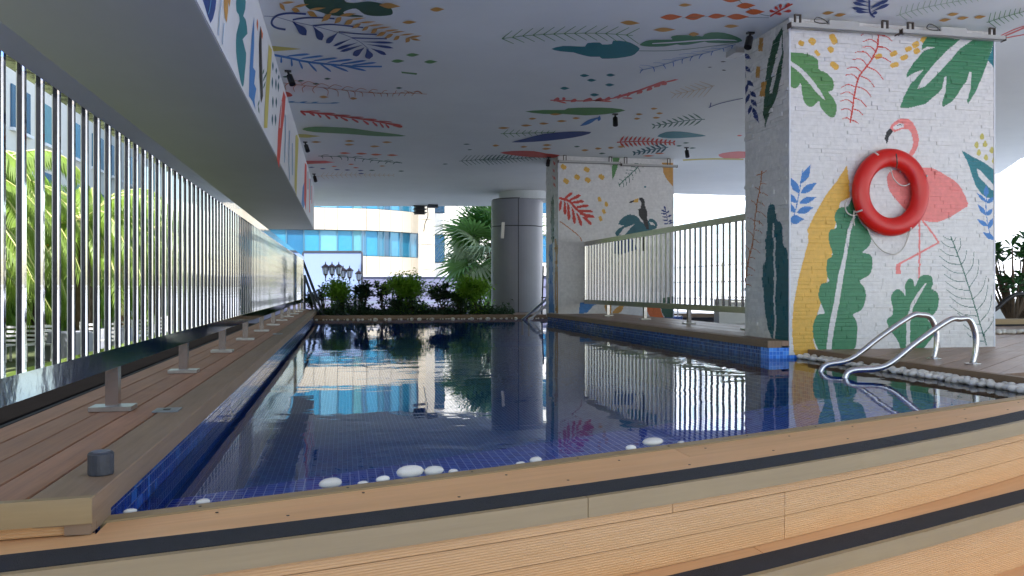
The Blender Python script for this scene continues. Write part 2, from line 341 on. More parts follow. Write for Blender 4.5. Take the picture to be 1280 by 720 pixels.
front = []      # big pillar, face towards the viewer
front.append(([C6(catmull([(238,205),(280,198),(330,205),(365,225),(370,262),(400,275),(425,310),(422,338),(405,345),(425,370),(437,400),(430,435),(412,440),(385,415),(374,395),(370,378),(350,398),(330,398),(312,375),(302,312),(290,328),(268,328),(250,300),(240,250)],3))], 'ltgreen'))
front.append(([C6([(238,216),(262,227),(300,253),(340,292),(375,340),(395,378),(380,368),(345,328),(305,279),(262,243),(238,230)])], 'white'))
front.append(([C6(blob(*b)) for b in ((303,163,22,20,30),(345,155,28,24,40),(424,147,24,40,-25),(363,200,16,24,-35),(415,186,20,24,-40),(428,246,22,36,-50),(593,212,28,18,-20),(650,202,28,18,-25),(690,216,30,18,-25),(653,244,32,18,-15),(706,184,26,18,-20),(732,168,26,22,-30),(737,192,24,20,-30),(765,150,30,24,-40))], 'yellow'))
front.append((seg(C6, ferns([(592,122),(588,180),(560,235),(525,280),(508,330),(497,400),(487,462)],
    [(528,133),(535,157),(533,178),(505,197),(495,224),(476,258),(470,282),(452,330),(450,354),(450,380),(455,412),(458,446)], 4.5, .22, 6) +
    ferns([(592,122),(588,180),(560,235),(525,280),(508,330),(497,400),(487,462)],
    [(645,155),(642,196),(640,234),(612,300),(578,328),(567,364),(548,402),(535,432),(518,464)], 4.5, .12, 6)), 'red'))
front.append(([C6([(780,134),(905,143),(960,146),(1027,152),(1020,180),(1005,225),(985,280),(960,340),(928,392),(925,375),(940,330),(942,270),(934,268),(925,300),(905,330),(870,380),(835,402),(830,390),(845,340),(848,285),(840,290),(832,330),(815,350),(770,390),(700,407),(673,405),(685,370),(710,320),(762,262),(735,270),(700,290),(700,275),(725,235),(765,190),(805,178),(775,176),(755,188),(757,165)])], 'green'))
front.append(([C6([(905,143),(957,143),(900,182),(855,235),(802,290),(767,325),(738,334),(758,295),(800,242),(850,190)])], 'white'))
front.append(([C6([(1018,190),(1028,148),(1032,148),(1030,260),(1003,225)])], 'teal'))
front.append(([F(catmull([(280,90),(300,60),(340,38),(380,40),(410,65),(435,115),(442,160),(432,205),(405,245),(385,235),(405,200),(408,160),(400,120),(378,97),(345,98),(305,112)],3)),
    F(catmull([(262,390),(275,340),(340,320),(480,312),(530,322),(580,350),(640,385),(680,430),(720,517),(690,545),(620,590),(550,618),(500,618),(440,600),(375,560),(320,500),(280,450)],2))], 'pink'))
front.append(([F([(298,84),(330,62),(358,68),(356,86),(328,94),(300,102)])], 'white'))
front.append(([F([(280,92),(297,108),(275,140),(263,184),(250,150),(260,112)]), F(stroke([(322,78),(334,70),(348,76)],5))], 'black'))
front.append(([F([(330,335),(350,322),(338,345)])], 'white'))
front.append(([C7(stroke([(663,120),(664,220),(662,315)],6)), C7(stroke([(668,115),(700,155),(728,195)],6)), C7(stroke([(728,195),(660,232),(594,268)],6)), C7([(586,266),(600,268),(601,300),(585,300)])], 'pink'))
front.append(([F(catmull([(683,217),(740,250),(800,280),(850,315),(885,355),(885,495),(845,490),(800,465),(765,420),(745,370),(715,280)],2))], 'teal'))
front.append(([F([(765,315),(790,330),(822,368),(860,408),(879,450),(850,437),(815,402),(780,367)])], 'white'))
front.append(([F(catmull([(x,y-20),(x+13,y+4),(x,y+20),(x-13,y+4)],3)) for x,y in ((797,138),(767,185),(815,180),(780,228),(852,215),(820,255),(865,272))], 'olive'))
front.append((seg(F, [stroke([(822,440),(820,540),(830,640),(850,710)],4)]+[leaf(a,b,w) for a,b,w in (((820,480),(822,410),30),((820,508),(768,456),22),((822,515),(864,478),26),((820,582),(772,518),26),((822,585),(858,543),26),((832,645),(768,602),26),((835,657),(860,592),26),((868,718),(800,676),30),((872,705),(884,650),20))]), 'blue'))
front.append(([C7([(422,-62),(395,-20),(350,40),(310,110),(292,150),(293,195),(280,240),(262,310),(245,400),(238,480),(245,560),(262,590),(330,590),(310,520),(325,430),(350,350),(370,250),(385,120),(400,60),(432,45),(429,-10)])], 'yellow'))
front.append(([C7(catmull([(440,45),(425,75),(395,80),(380,110),(388,145),(365,155),(362,190),(375,235),(356,255),(355,300),(362,325),(335,335),(328,375),(345,420),(346,432),(320,440),(308,490),(325,548),(350,568),(440,556),(455,510),(455,460),(442,435),(470,420),(485,380),(480,345),(465,322),(498,302),(507,265),(500,235),(474,228),(497,205),(503,170),(470,130),(452,90),(457,50)],3))], 'green'))
front.append(([C7([(443,105),(425,150),(410,240),(394,300),(378,400),(363,470),(352,565),(368,565),(380,480),(396,400),(412,300),(422,240),(434,160),(449,110)])], 'white'))
front.append(([C7(catmull([(610,560),(590,520),(562,480),(555,452),(575,435),(572,405),(570,370),(590,350),(610,362),(618,375),(615,340),(625,318),(640,318),(648,342),(655,330),(665,310),(685,302),(705,310),(708,335),(705,350),(725,365),(728,400),(715,430),(692,455),(720,470),(725,488),(700,520),(660,560)],3))], 'green'))
front.append(([C7([(683,330),(660,360),(635,400),(621,450),(618,562),(631,562),(633,460),(643,410),(668,366),(687,332)])], 'white'))
st = [(768,175),(800,260),(830,350),(855,430),(887,537)]
front.append((seg(C7, ferns(st, [(742,172),(735,190),(730,215),(730,240),(740,270),(745,300),(750,325),(750,350),(765,376),(765,405),(790,430),(810,468),(820,495)], 2.6, -.12, 4)+
    ferns(st, [(785,178),(800,180),(820,220),(846,225),(861,250),(886,305),(892,335),(905,365),(914,415)], 2.6, -.12, 4, .05, .9)), 'fern'))
front.append(([stroke([(989,281),(997,250),(1003,212)],1.2)]+[leaf(a,b,w) for a,b,w in (((1001,230),(1013,206),9),((998,242),(988,222),9),((1000,242),(1021,228),9),((997,254),(979,240),8),((998,254),(1021,246),8),((994,266),(982,253),7),((995,266),(1017,259),9),((985,275),(1005,274),11),((988,264),(984,248),7))], 'blue'))

side = []       # big pillar, face towards the pool
side.append(([C6([(236,100),(205,150),(185,220),(172,300),(165,400),(172,480),(190,420),(215,360),(232,290),(240,200)])], 'dkgreen'))
side.append(([C6([(234,125),(218,190),(200,270),(188,350),(197,350),(216,270),(234,200)])], 'white'))
side.append((seg(C6, [leaf(a,b,w) for a,b,w in (((78,182),(106,158),16),((93,202),(117,222),18),((84,215),(79,290),10),((96,248),(120,272),18),((98,268),(83,318),12),((104,302),(128,325),18),((107,312),(92,360),13),((115,342),(138,366),17),((113,350),(98,390),14),((119,372),(141,400),17),((120,392),(108,432),13),((124,402),(148,462),18))]), 'dkblue'))
side.append(([C6([(148,142),(165,142),(163,192),(146,192)]), C6([(139,250),(154,250),(150,292),(135,292)]), C6([(158,308),(176,306),(170,362),(152,362)])], 'ochre'))
st = [(35,500),(42,420),(62,330),(70,240),(85,150),(92,92)]
side.append((seg(LF, ferns(st, [(58,492),(60,455),(68,440),(70,398),(85,378),(85,345),(95,310),(95,282),(108,255),(102,215),(112,180),(108,140),(118,92)], 3, .1, 4)+ferns(st, [(30,440),(34,395),(35,350),(42,300),(46,255),(55,195),(65,150),(72,110)], 3, .1, 4)), 'brown'))
side.append(([LF(catmull([(122,209),(136,214),(142,262),(152,268),(163,290),(166,352),(176,360),(183,400),(186,500),(190,690),(130,680),(106,600),(94,470),(97,415),(107,400),(103,335),(110,312),(111,230)],2))], 'dkteal'))
side.append(([LF([(128,275),(133,330),(131,400),(134,450),(132,540),(135,600),(131,680),(138,680),(141,600),(138,540),(141,450),(137,400),(140,330),(133,275)])], 'white'))

front2 = []     # far pillar
front2.append(([PP(blob(x,y,44,34,35)) for x,y in ((145,172),(165,278),(248,248),(320,192),(328,270),(430,247))]+[PP(blob(x,y,24,38,-18)) for x,y in ((415,415),(467,452),(448,507),(423,560))], 'yellow'))
front2.append((seg(PP, [stroke([(112,405),(190,430),(245,490),(330,555)],18)]+[leaf(a,b,26,2) for a,b in (((150,415),(213,362)),((180,428),(278,380)),((205,440),(302,428)),((235,475),(337,460)),((250,500),(368,506)),((270,522),(383,550)),((285,540),(360,608)),((130,420),(112,505)),((155,425),(158,535)),((180,440),(188,578)),((212,470),(232,605)),((245,510),(284,620)))]), 'red'))
front2.append(([PP([(520,60),(575,60),(570,100),(545,190),(515,270),(507,200)])], 'ltgreen'))
front2.append((seg(PP, ferns([(728,150),(650,225),(560,310)], [(745,180),(720,215),(690,240),(665,270),(640,290),(615,315),(595,330),(568,325)], 5, .1, 7)+ferns([(728,150),(650,225),(560,310)], [(670,150),(640,175),(615,195),(600,220),(585,245),(565,265),(555,290)], 5, .1, 7)), 'fern'))
front2.append(([PP(blob(757,323,14,14))], 'teal'))
front2.append(([PP([(884,140),(975,140),(975,325),(925,275),(895,215)])], 'ochre'))
front2.append(([PP(catmull([(545,690),(552,640),(600,612),(556,602),(590,552),(645,528),(700,545),(725,580),(765,600),(790,562),(830,570),(850,612),(800,650)],2))], 'dkteal'))
front2.append(([PP([(560,680),(600,630),(680,600),(640,640),(600,690)]), PP([(788,582),(820,590),(832,612),(800,605)])], 'white'))
front2.append(([PP([(712,405),(735,400),(752,420),(755,460),(773,505),(775,560),(788,640),(768,640),(740,575),(715,545),(705,490),(725,480),(730,440),(712,415)]), PP([(680,418),(650,428),(636,443),(672,437)])], 'black'))
front2.append(([PP([(703,438),(726,428),(728,480),(708,490)])], 'white'))
front2.append(([PP([(708,408),(682,412),(670,436),(706,440)])], 'yellow'))
front2.append((seg(PP, [stroke([(905,470),(920,540),(932,610)],4)]+[leaf(a,b,14) for a,b in (((912,500),(900,462)),((914,510),(872,492)),((920,520),(940,495)),((918,525),(872,518)),((924,550),(958,530)),((922,550),(885,545)),((930,580),(965,572)),((926,575),(888,570)),((932,600),(970,585)),((928,598),(895,598)))]), 'dkblue'))
front2.append((seg(PP, [stroke([(120,580),(200,640),(262,690),(285,730)],7)]), 'brown'))
front2.append(([P2([(150,588),(315,585),(250,612),(200,668),(140,670)])], 'blue'))
front2.append(([P2(catmull([(330,590),(345,660),(372,690),(385,640),(380,590)],2)), P2(catmull([(392,668),(420,630),(475,600),(470,640),(440,668)],2))], 'ochre'))
front2.append(([P2([(650,600),(740,600),(765,670),(785,720),(690,725),(655,660)])], 'orange'))
front2.append(([P2([(752,560),(865,540),(865,730),(800,725),(762,660)])], 'dkgreen'))
front2.append(([P2([(600,60),(640,60),(645,200),(600,200)])], 'black'))
front2.append(([P2([(390,120),(540,110),(580,190),(450,230),(395,220)])], 'navy'))
side2 = [([LF([(0,0),(1,0),(1,1)])], 'red')]
side2 = []
S2 = T(680,190,3.43)
side2.append((seg(S2, [leaf(a,b,8) for a,b in (((52,60),(40,35)),((50,90),(38,70)),((52,120),(36,100)),((50,150),(40,130)))]), 'coral'))
side2.append(([S2([(34,200),(42,180),(46,260),(44,380),(36,400),(30,300)])], 'dkgreen'))
side2.append(([S2([(22,400),(38,390),(40,560),(45,690),(22,690)])], 'blue'))
side2.append(([S2(stroke([(50,370),(56,500),(62,690)],9)), S2(stroke([(62,400),(52,480),(50,600),(56,690)],6))], 'ochre'))

K1 = T(330,0,5.565); K2 = T(340,90,4.237); K3 = T(600,0,3.272); K4 = T(800,0,7.2); KC = T(900,0,3)
ceil_m = []
def C(name, polys, col): ceil_m.append((name, polys, col))
C('painted_leaf', [K1(catmull([(300,-60),(560,-60),(560,5),(620,20),(720,10),(800,20),(870,45),(895,80),(880,105),(780,112),(700,100),(640,60),(570,75),(560,95),(690,110),(640,118),(480,108),(380,80),(290,45)],3))], 'dkgreen')
C('painted_sprig', seg(K1, [leaf(a,b,w) for a,b,w in (((120,22),(218,14),16),((108,20),(148,78),26),((205,50),(315,28),18),((192,62),(252,80),34),((310,68),(432,54),18),((300,80),(372,118),36),((455,90),(540,58),26),((470,95),(398,152),36),((525,110),(640,95),22),((540,118),(488,165),34),((590,138),(712,124),12),((620,140),(555,172),34),((660,160),(780,150),12),((675,165),(608,198),24),((715,182),(835,170),12),((728,185),(680,215),22),((770,200),(890,186),12),((788,200),(742,232),30),((830,218),(940,206),12),((850,224),(780,252),26),((880,228),(985,217),10),((900,236),(835,268),24),((940,246),(1048,234),10),((945,250),(898,280),26),((1000,262),(1100,248),14),((1012,262),(985,297),32),((1015,268),(1092,282),14))]), 'ochre')
C('painted_frond', seg(K1, [stroke([(0,112),(60,115),(100,122),(200,150),(350,182),(500,222),(600,258),(680,300),(730,345)],3)]+[stroke([(292,98),(180,92),(100,105),(60,135),(55,170),(90,195),(150,206)],14), stroke([(490,130),(400,124),(280,125),(200,138)],11), leaf((195,145),(297,243),44,0), stroke([(690,192),(560,178),(450,170),(340,180)],9), leaf((342,182),(408,278),42,0), stroke([(520,222),(650,235),(785,240)],8), leaf((515,226),(432,302),30,0), stroke([(610,264),(740,268),(855,270)],8), leaf((610,268),(480,322),14,0), leaf((655,295),(502,343),16,0), leaf((690,312),(528,360),16,0), leaf((670,290),(905,298),12,0), leaf((710,308),(902,334),14,0), leaf((740,335),(852,380),20,0), leaf((700,330),(620,388),34,0), leaf((715,335),(738,410),46,0)]), 'navy')
C('painted_spike', [K1([(45,318),(120,325),(262,341),(120,353),(45,358)])], 'olive')
C('painted_frond', seg(K1, [stroke([(55,380),(160,400),(300,430),(480,450),(640,462),(820,463)],16,True)]+[leaf(a,b,16,2) for a,b in (((150,392),(322,375)),((250,408),(415,388)),((330,425),(515,402)),((430,435),(620,412)),((520,448),(715,420)),((600,456),(785,434)),((120,395),(120,440)),((190,405),(195,465)),((240,415),(270,482)),((300,425),(370,500)),((380,436),(470,500)),((450,446),(590,498)),((540,455),(715,493)))]), 'blue')
for a in ((1205,66,105,30),(1012,155,105,22)): C('painted_petal', [K1(leaf((a[0]-52,a[1]+2),(a[0]+52,a[1]-2),a[3]))], 'ochre')
C('painted_petal', [K1(leaf((800,35),(950,45),38))], 'ochre')
for a in ((1035,383),(932,426),(1160,431)): C('painted_petal', [K1(leaf((a[0]-48,a[1]),(a[0]+48,a[1]-2),24))], 'ltgreen')
C('painted_petal', [T(320,0,4)([(726,358),(805,366),(803,374),(730,366)])], 'ltgreen')
for a in ((225,404),(358,394),(300,419),(716,440),(150,384)): C('painted_petal', [T(320,0,4)(leaf((a[0]-18,a[1]),(a[0]+18,a[1]),9))], 'fern')
C('painted_fern', seg(K2, ferns([(60,58),(200,75),(400,98),(560,112),(700,112),(820,117)], [(75,95),(120,105),(165,108),(225,112),(295,125),(350,130),(410,135),(440,130),(480,130),(545,130),(580,130),(610,130),(640,130),(670,128),(700,128),(740,126)], 4, .3, 2)+ferns([(60,58),(200,75),(400,98),(560,112),(700,112),(820,117)], [(160,60),(230,62),(300,75),(370,78),(430,85),(500,95),(560,96),(610,98),(660,98),(700,100),(750,105)], 3, .2, 2)), 'brown')
for a in ((275,132,52),(432,140,40)): C('painted_petal', [K2(leaf((a[0]-a[2]/2,a[1]),(a[0]+a[2]/2,a[1]+1),13))], 'ochre')
C('painted_sprig', seg(K2, [stroke([(80,160),(200,165),(345,165)],3)]+[leaf(a,b,7) for a,b in (((80,160),(125,155)),((140,164),(190,156)),((200,166),(250,158)),((300,166),(362,162)))]), 'sky')
C('painted_spike', [K2(catmull([(62,105),(90,108),(108,122),(100,130),(66,130)],2))], 'red')
C('painted_frond', seg(K2, [stroke([(150,208),(300,225),(450,245),(560,262),(690,290)],9)]+[leaf(a,b,12,2) for a,b in (((150,208),(180,230)),((195,214),(228,232)),((240,220),(262,242)),((280,226),(310,250)),((330,232),(350,248)),((360,238),(405,260)),((420,246),(460,268)),((480,255),(515,280)),((530,262),(560,288)),((570,268),(592,296)),((600,275),(622,298)),((640,283),(688,292)))]+[leaf(a,b,6,2) for a,b in (((150,208),(260,206)),((240,216),(340,220)),((320,226),(420,230)),((400,236),(490,240)),((480,246),(560,252)),((560,258),(640,266)),((600,268),(690,282)))]), 'red')
C('painted_leaf', [K2(catmull([(160,302),(230,290),(400,296),(520,312),(710,338),(560,340),(400,328),(220,318)],3))], 'ltgreen')
C('painted_spike', [K2([(128,328),(180,330),(258,340),(190,348),(140,346)])], 'olive')
for a in ((235,371),(412,366),(410,385),(610,372),(545,394)): C('painted_petal', [K2(leaf((a[0]-28,a[1]),(a[0]+28,a[1]),10))], 'ochre')
for a in ((387,429),(475,432),(553,437),(638,440)): C('painted_petal', [K2(leaf((a[0]-32,a[1]),(a[0]+32,a[1]+1),10))], 'orange')
C('painted_fern', seg(K2, ferns([(245,445),(400,450),(550,468),(690,482)], [(270,458),(320,462),(370,465),(400,470),(440,473),(480,476),(520,480),(560,483),(600,486),(640,488)], 5, .2, 3)+ferns([(245,445),(400,450),(550,468),(690,482)], [(300,440),(400,446),(480,450),(560,460),(640,470),(680,476)], 3, .1, 3)), 'fern')
C('painted_spike', [K2([(172,470),(280,470),(335,478),(280,484),(175,488)])], 'red')
for a in ((210,505,'navy'),(270,512,'navy'),(345,517,'navy'),(400,519,'navy'),(470,522,'navy'),(530,521,'fern'),(685,525,'fern'),(330,500,'orange'),(420,489,'orange'),(585,498,'ochre'),(445,507,'orange'),(473,538,'navy')): C('painted_petal', [K2(leaf((a[0]-17,a[1]),(a[0]+17,a[1]),6))], a[2])
C('painted_fern', seg(K2, frond([(240,552),(400,545),(640,547)], 16, 26, 2, .8, sw=1.5)), 'sand')
C('painted_fern', seg(K2, frond([(990,472),(1100,464),(1260,450)], 12, 44, 3, .7, sw=2)), 'fern')
for a in ((1032,383,20,'fern'),(1048,412,14,'fern'),(918,488,16,'fern')): C('painted_petal', [K2(leaf((a[0]-a[2],a[1]),(a[0]+a[2],a[1]-1),max(5,a[2]*.28)))], a[3])
C('painted_fern', seg(K3, frond([(90,158),(200,145),(340,138),(480,136),(625,145)][::-1], 13, 62, 3, 2.6-math.pi*.0, fall=.15, sw=2)), 'ltgreen')
C('painted_leaf', [K3(catmull([(292,200),(340,188),(400,190),(430,190),(440,176),(490,174),(500,182),(540,180),(545,166),(600,170),(630,182),(653,198),(640,215),(620,228),(560,238),(500,240),(490,232),(450,232),(400,220),(380,214),(330,210)],2))], 'teal')
C('painted_stem', [K3(stroke([(650,208),(800,206),(1000,182),(1060,172)],2))], 'fern')
C('painted_leaf', [K4(catmull([(0,400),(50,370),(130,358),(290,356),(275,335),(330,318),(480,318),(560,328),(580,310),(640,292),(760,296),(870,330),(920,362),(890,378),(760,388),(610,384),(580,375),(440,402),(360,405),(330,400),(220,418),(80,420),(10,410)],2))], 'green')
C('painted_line', [K4([(110,388),(250,380),(400,368),(560,356),(700,350),(850,358),(880,370),(700,362),(560,368),(400,380),(260,390),(110,396)])], 'white')
C('painted_fern', seg(K4, ferns([(0,632),(150,600),(400,525),(650,462),(860,400)], [(0,660),(130,645),(230,618),(300,598),(380,572),(450,550),(530,530),(640,500),(755,465),(828,452)], 9, .1, 4)+ferns([(0,632),(150,600),(400,525),(650,462),(860,400)], [(-10,600),(0,586),(120,565),(200,538),(290,528),(350,490),(460,470),(560,455),(640,430)], 3, .05, 3)), 'blue')
for i, p in enumerate([((180,158),(385,150),52),((400,160),(590,140),58),((608,150),(778,140),44),((778,150),(985,152),52),((740,0),(915,0),42),((865,55),(1042,48),52),((945,108),(1125,106),50)]): C('painted_petal', [K4(leaf(p[0],p[1],p[2]))], 'orange')
C('painted_stem', [K4(stroke([(860,-20),(960,60),(1080,125),(1160,142)],4)), K4(stroke([(380,162),(600,150),(980,157),(1160,160)],3))], 'fern')
for x,y,ww,hh in ((408,48,125,28),(220,270,205,38),(825,238,140,30),(487,310,100,36)): C('painted_petal', [K4(leaf((x-ww/2,y),(x+ww/2,y-4),hh))], 'ochre')
C('painted_petal', [K3(leaf((573,92),(655,95),18))], 'ochre')
for x,y in ((428,309),(457,328),(535,307),(347,361),(531,347),(469,388)): C('painted_petal', [K3(leaf((x-20,y),(x+20,y),12))], 'teal')
C('painted_frond', seg(K3, [stroke([(288,410),(450,412),(580,395),(680,360),(800,325)],4)]+[leaf(a,b,15,2) for a,b in (((300,412),(325,402)),((340,412),(345,398)),((370,415),(395,408)),((420,414),(460,404)),((470,412),(500,403)),((510,408),(535,400)),((560,402),(580,388)),((600,395),(615,378)),((640,382),(665,372)),((680,370),(705,358)),((710,355),(740,345)),((740,345),(765,340)))]+[leaf(a,b,7,2) for a,b in (((300,410),(355,422)),((540,400),(640,376)),((560,395),(680,362)),((640,372),(720,345)),((680,358),(760,330)),((720,345),(812,324)),((580,400),(625,402)),((460,410),(540,415)))]), 'coral')
C('painted_leaf', [K3(catmull([(185,456),(260,450),(345,450),(360,443),(450,440),(540,442),(595,452),(520,466),(430,472),(340,466),(260,466)],2))], 'ltgreen')
C('painted_sprig', seg(K3, [leaf((408,516),(490,478),16), leaf((485,496),(490,472),14)]), 'blue')
for x,y,ww in ((98,524,52),(190,514,48),(262,506,42),(335,496,44),(394,484,34),(215,486,34),(65,596,30),(275,594,40),(180,601,30),(272,609,40),(430,615,32),(484,608,30),(536,605,28),(578,601,34),(652,468,30),(643,486,28),(735,464,30),(722,482,34),(712,445,30),(310,468,50)): C('painted_petal', [K3(leaf((x-ww/2,y),(x+ww/2,y-1),8))], 'ochre')
C('painted_fern', seg(K3, frond([(85,547),(200,544),(300,542)], 9, 26, 2.5, .7, sw=2)), 'ltgreen')
C('painted_leaf', [K3(catmull([(130,582),(180,568),(260,548),(370,538),(455,540),(420,555),(330,570),(220,580)],2))], 'navy')
C('painted_line', [K3(stroke([(220,562),(300,555),(400,548)],2))], 'sky')
C('painted_frond', seg(K3, frond([(560,582),(660,578),(790,584)], 13, 34, 8, .9, True, sw=4)), 'red')
C('painted_frond', seg(K3, frond([(920,488),(850,492),(718,514)], 9, 50, 6, .6, True, sw=3)), 'fern')
C('painted_leaf', [K3(catmull([(725,558),(760,540),(820,538),(880,546),(925,556),(860,562),(780,566)],2))], 'teal')
C('painted_frond', seg(K3, frond([(770,602),(700,612),(637,625)], 7, 40, 7, .6, True, sw=3)), 'dkteal')
for x,y,ww,c in ((397,600,26,'fern'),(843,585,28,'fern'),(815,597,26,'fern'),(870,606,30,'fern'),(735,628,40,'orange'),(500,628,30,'fern'),(1062,555,24,'coral'),(690,638,50,'orange')): C('painted_petal', [K3(leaf((x-ww/2,y),(x+ww/2,y-1),6))], c)
C('painted_leaf', [K3(catmull([(82,625),(130,618),(220,618),(270,628),(325,634),(300,646),(200,642),(130,634)],2))], 'red')
C('painted_leaf', [K3(catmull([(975,632),(1020,622),(1085,620),(1085,646),(1000,648)],2))], 'coral')
C('painted_fern', seg(K3, frond([(0,655),(120,650),(270,640)], 16, 34, 2.5, .7, sw=2)), 'fern')
C('painted_fern', seg(K3, frond([(960,350),(900,365),(800,385)], 7, 60, 2, .6, sw=1.5)), 'sand')
C('painted_line', [K3(stroke([(935,440),(985,422),(1075,402)],2.5)), K3(stroke([(940,440),(945,420)],4))], 'navy')
C('painted_petal', [K4(leaf((722,556),(778,554),9))], 'black'); C('painted_petal', [K4(leaf((608,606),(650,604),7))], 'black'); C('painted_petal', [K4(leaf((735,630),(778,634),9))], 'black')
C('painted_line', [K3(stroke([(830,655),(950,650),(1078,652)],6))], 'olive')
C('painted_frond', seg(KC, [stroke([(188,62),(215,45),(272,15)],5)]+[leaf(a,b,9,0) for a,b in (((210,45),(185,40)),((225,38),(228,15)),((240,30),(262,12)),((235,45),(268,40)),((205,52),(232,52)),((222,40),(205,25)))]), 'red')
C('painted_frond', seg(KC, [stroke([(580,65),(562,45),(560,0)],7)]+[leaf(a,b,10,0) for a,b in (((562,25),(498,10)),((560,38),(495,30)),((562,48),(508,42)),((562,10),(510,0)),((565,45),(635,15)),((562,28),(632,0)),((562,35),(608,8)),((565,55),(590,45)))]), 'navy')
C('painted_fern', seg(KC, frond([(660,60),(740,35),(850,12),(960,-5)], 14, 34, 3, 1.0, sw=2)), 'pale')
C('painted_fern', seg(KC, frond([(1000,85),(1060,65),(1160,38)], 9, 36, 3, 1.0, sw=2)), 'ltgreen')
for x,y in ((407,49),(452,56),(845,75),(875,54),(912,68),(976,64)): C('painted_petal', [KC(leaf((x-24,y+3),(x+22,y-3),12))], 'ochre')
C('painted_petal', [KC(blob(98,18,74,20,-3))], 'orange') if False else None
C('painted_frond', seg(KC, [stroke([(1030,148),(1080,130),(1150,100)],6), stroke([(1040,140),(1100,112),(1150,95)],4), stroke([(1050,146),(1150,128)],4)]), 'coral')

BB1 = T(240,0,4.5); BB2 = T(320,130,4.5); beam_m = []
def Bm(polys, col, name='painted_leaf'): beam_m.append((name, polys, col))
Bm([BB1([(50,-30),(140,-30),(132,50),(118,105),(104,130),(88,90),(70,30)])], 'navy')
Bm([BB1(stroke([(110,-20),(100,50),(92,80)],5))], 'sky', 'painted_line')
Bm([BB1([(180,-20),(202,-20),(203,60),(196,128),(186,100),(180,40)]), BB1([(206,-20),(220,-20),(212,40),(204,10)])], 'ochre')
Bm([BB1(catmull([(252,-20),(298,-20),(300,50),(288,90),(302,110),(312,190),(285,220),(305,300),(298,400),(290,478),(280,480),(262,400),(248,290),(250,190),(268,120),(262,80),(250,60)],2))], 'teal')
Bm([BB1([(350,95),(336,200),(325,380),(320,540),(340,570),(357,618),(352,560),(362,500),(350,470),(358,400),(344,380),(350,250)])], 'blue')
Bm([BB1(stroke([(165,0),(155,100),(150,200)],3)), BB1(stroke([(182,130),(175,200),(172,250)],3))], 'sky', 'painted_line')
Bm([BB1([(385,145),(378,250),(381,430),(390,580),(400,540),(398,470),(393,300),(391,180)])], 'black', 'painted_bird')
Bm([BB1([(385,145),(400,190),(396,222),(386,190)]), BB1(leaf((368,105),(368,175),8))], 'orange')
Bm([BB1([(432,250),(450,280),(444,400),(432,560),(424,720),(405,720),(412,560),(422,400)])], 'olive', 'painted_stripe')
Bm([BB1(leaf((x,y0),(x,y1),9)) for x,y0,y1 in ((455,345,400),(452,430,500),(455,540,610),(452,640,710),(474,380,420),(472,440,510),(474,545,610),(470,640,710),(488,420,450),(486,460,520))], 'dkteal')
Bm([BB1([(515,512),(527,545),(520,640),(508,740),(490,950),(478,900),(484,740),(498,600)])], 'red', 'painted_stripe')
Bm([BB1(stroke([(505,570),(500,640),(495,720)],3))], 'white', 'painted_line')
Bm([BB1(leaf(a,b,7)) for a,b in (((400,460),(412,420)),((400,500),(415,455)),((410,440),(424,395)),((398,420),(406,385)),((370,600),(380,560)),((378,640),(372,590)))], 'fern')
Bm([BB2([(222,178),(232,172),(240,200),(232,380),(228,520),(216,470),(220,300)])], 'olive', 'painted_stripe')
Bm([BB2(stroke([(165,60),(165,200),(160,330)],3)), BB2(stroke([(190,150),(185,300),(190,430)],3)), BB2(stroke([(205,220),(205,400)],3))], 'sky', 'painted_line')
Bm([BB2([(262,470),(274,430),(276,560),(266,590),(256,560)])], 'blue')
Bm([BB2([(275,330),(285,345),(284,500),(280,600),(270,540),(272,420)])], 'red', 'painted_stripe')
Bm([BB2(stroke([(300,420),(300,520),(302,610)],4)), BB2(stroke([(314,460),(314,560)],3))], 'coral', 'painted_line')
Bm([BB2(stroke([(292,380),(292,480)],3)), BB2(stroke([(308,420),(308,540)],3))], 'dkteal', 'painted_line')

# ------------------------------------------------------------------ levels (water surface is z = 0)
D = .155            # left and far-right decks
PF = .075           # near platform and right deck
H2 = -.155          # lower tread
XL, XR, XR2 = -.575, 3.65, 3.90      # pool walls
YP = 6.772          # front of the big pillar
YB = 14.95          # end of the railed deck block
YF = 16.45          # far pool wall
ZC = 3.0            # ceiling
def quad3(p):       # quadratic through three points
    (a,A),(b,B_),(c,C_) = p
    s1 = (B_-A)/(b-a); s2 = ((C_-B_)/(c-b)-s1)/(c-a)
    return lambda x: A+s1*(x-a)+s2*(x-a)*(x-b)
p1, p2_, p3_ = on_z(140,645,PF), on_z(640,582,PF), on_z(1280,495,PF)
BC = quad3([(p.x,p.y) for p in (p1,p2_,p3_)])
p1, p2_, p3_ = on_z(33,716,PF), on_z(640,636.5,PF), on_z(1280,526.7,PF)
NC0 = quad3([(p.x,p.y) for p in (p1,p2_,p3_)])
def NC(x): return min(NC0(x), BC(x)-.3) if x > 3 else NC0(x)
n1, n2 = on_z(957,717,H2), on_z(1280,631.4,H2)
def N2(x): return n1.y+(n2.y-n1.y)/(n2.x-n1.x)*(x-n1.x)+.012*(x-n1.x)*(x-n2.x)
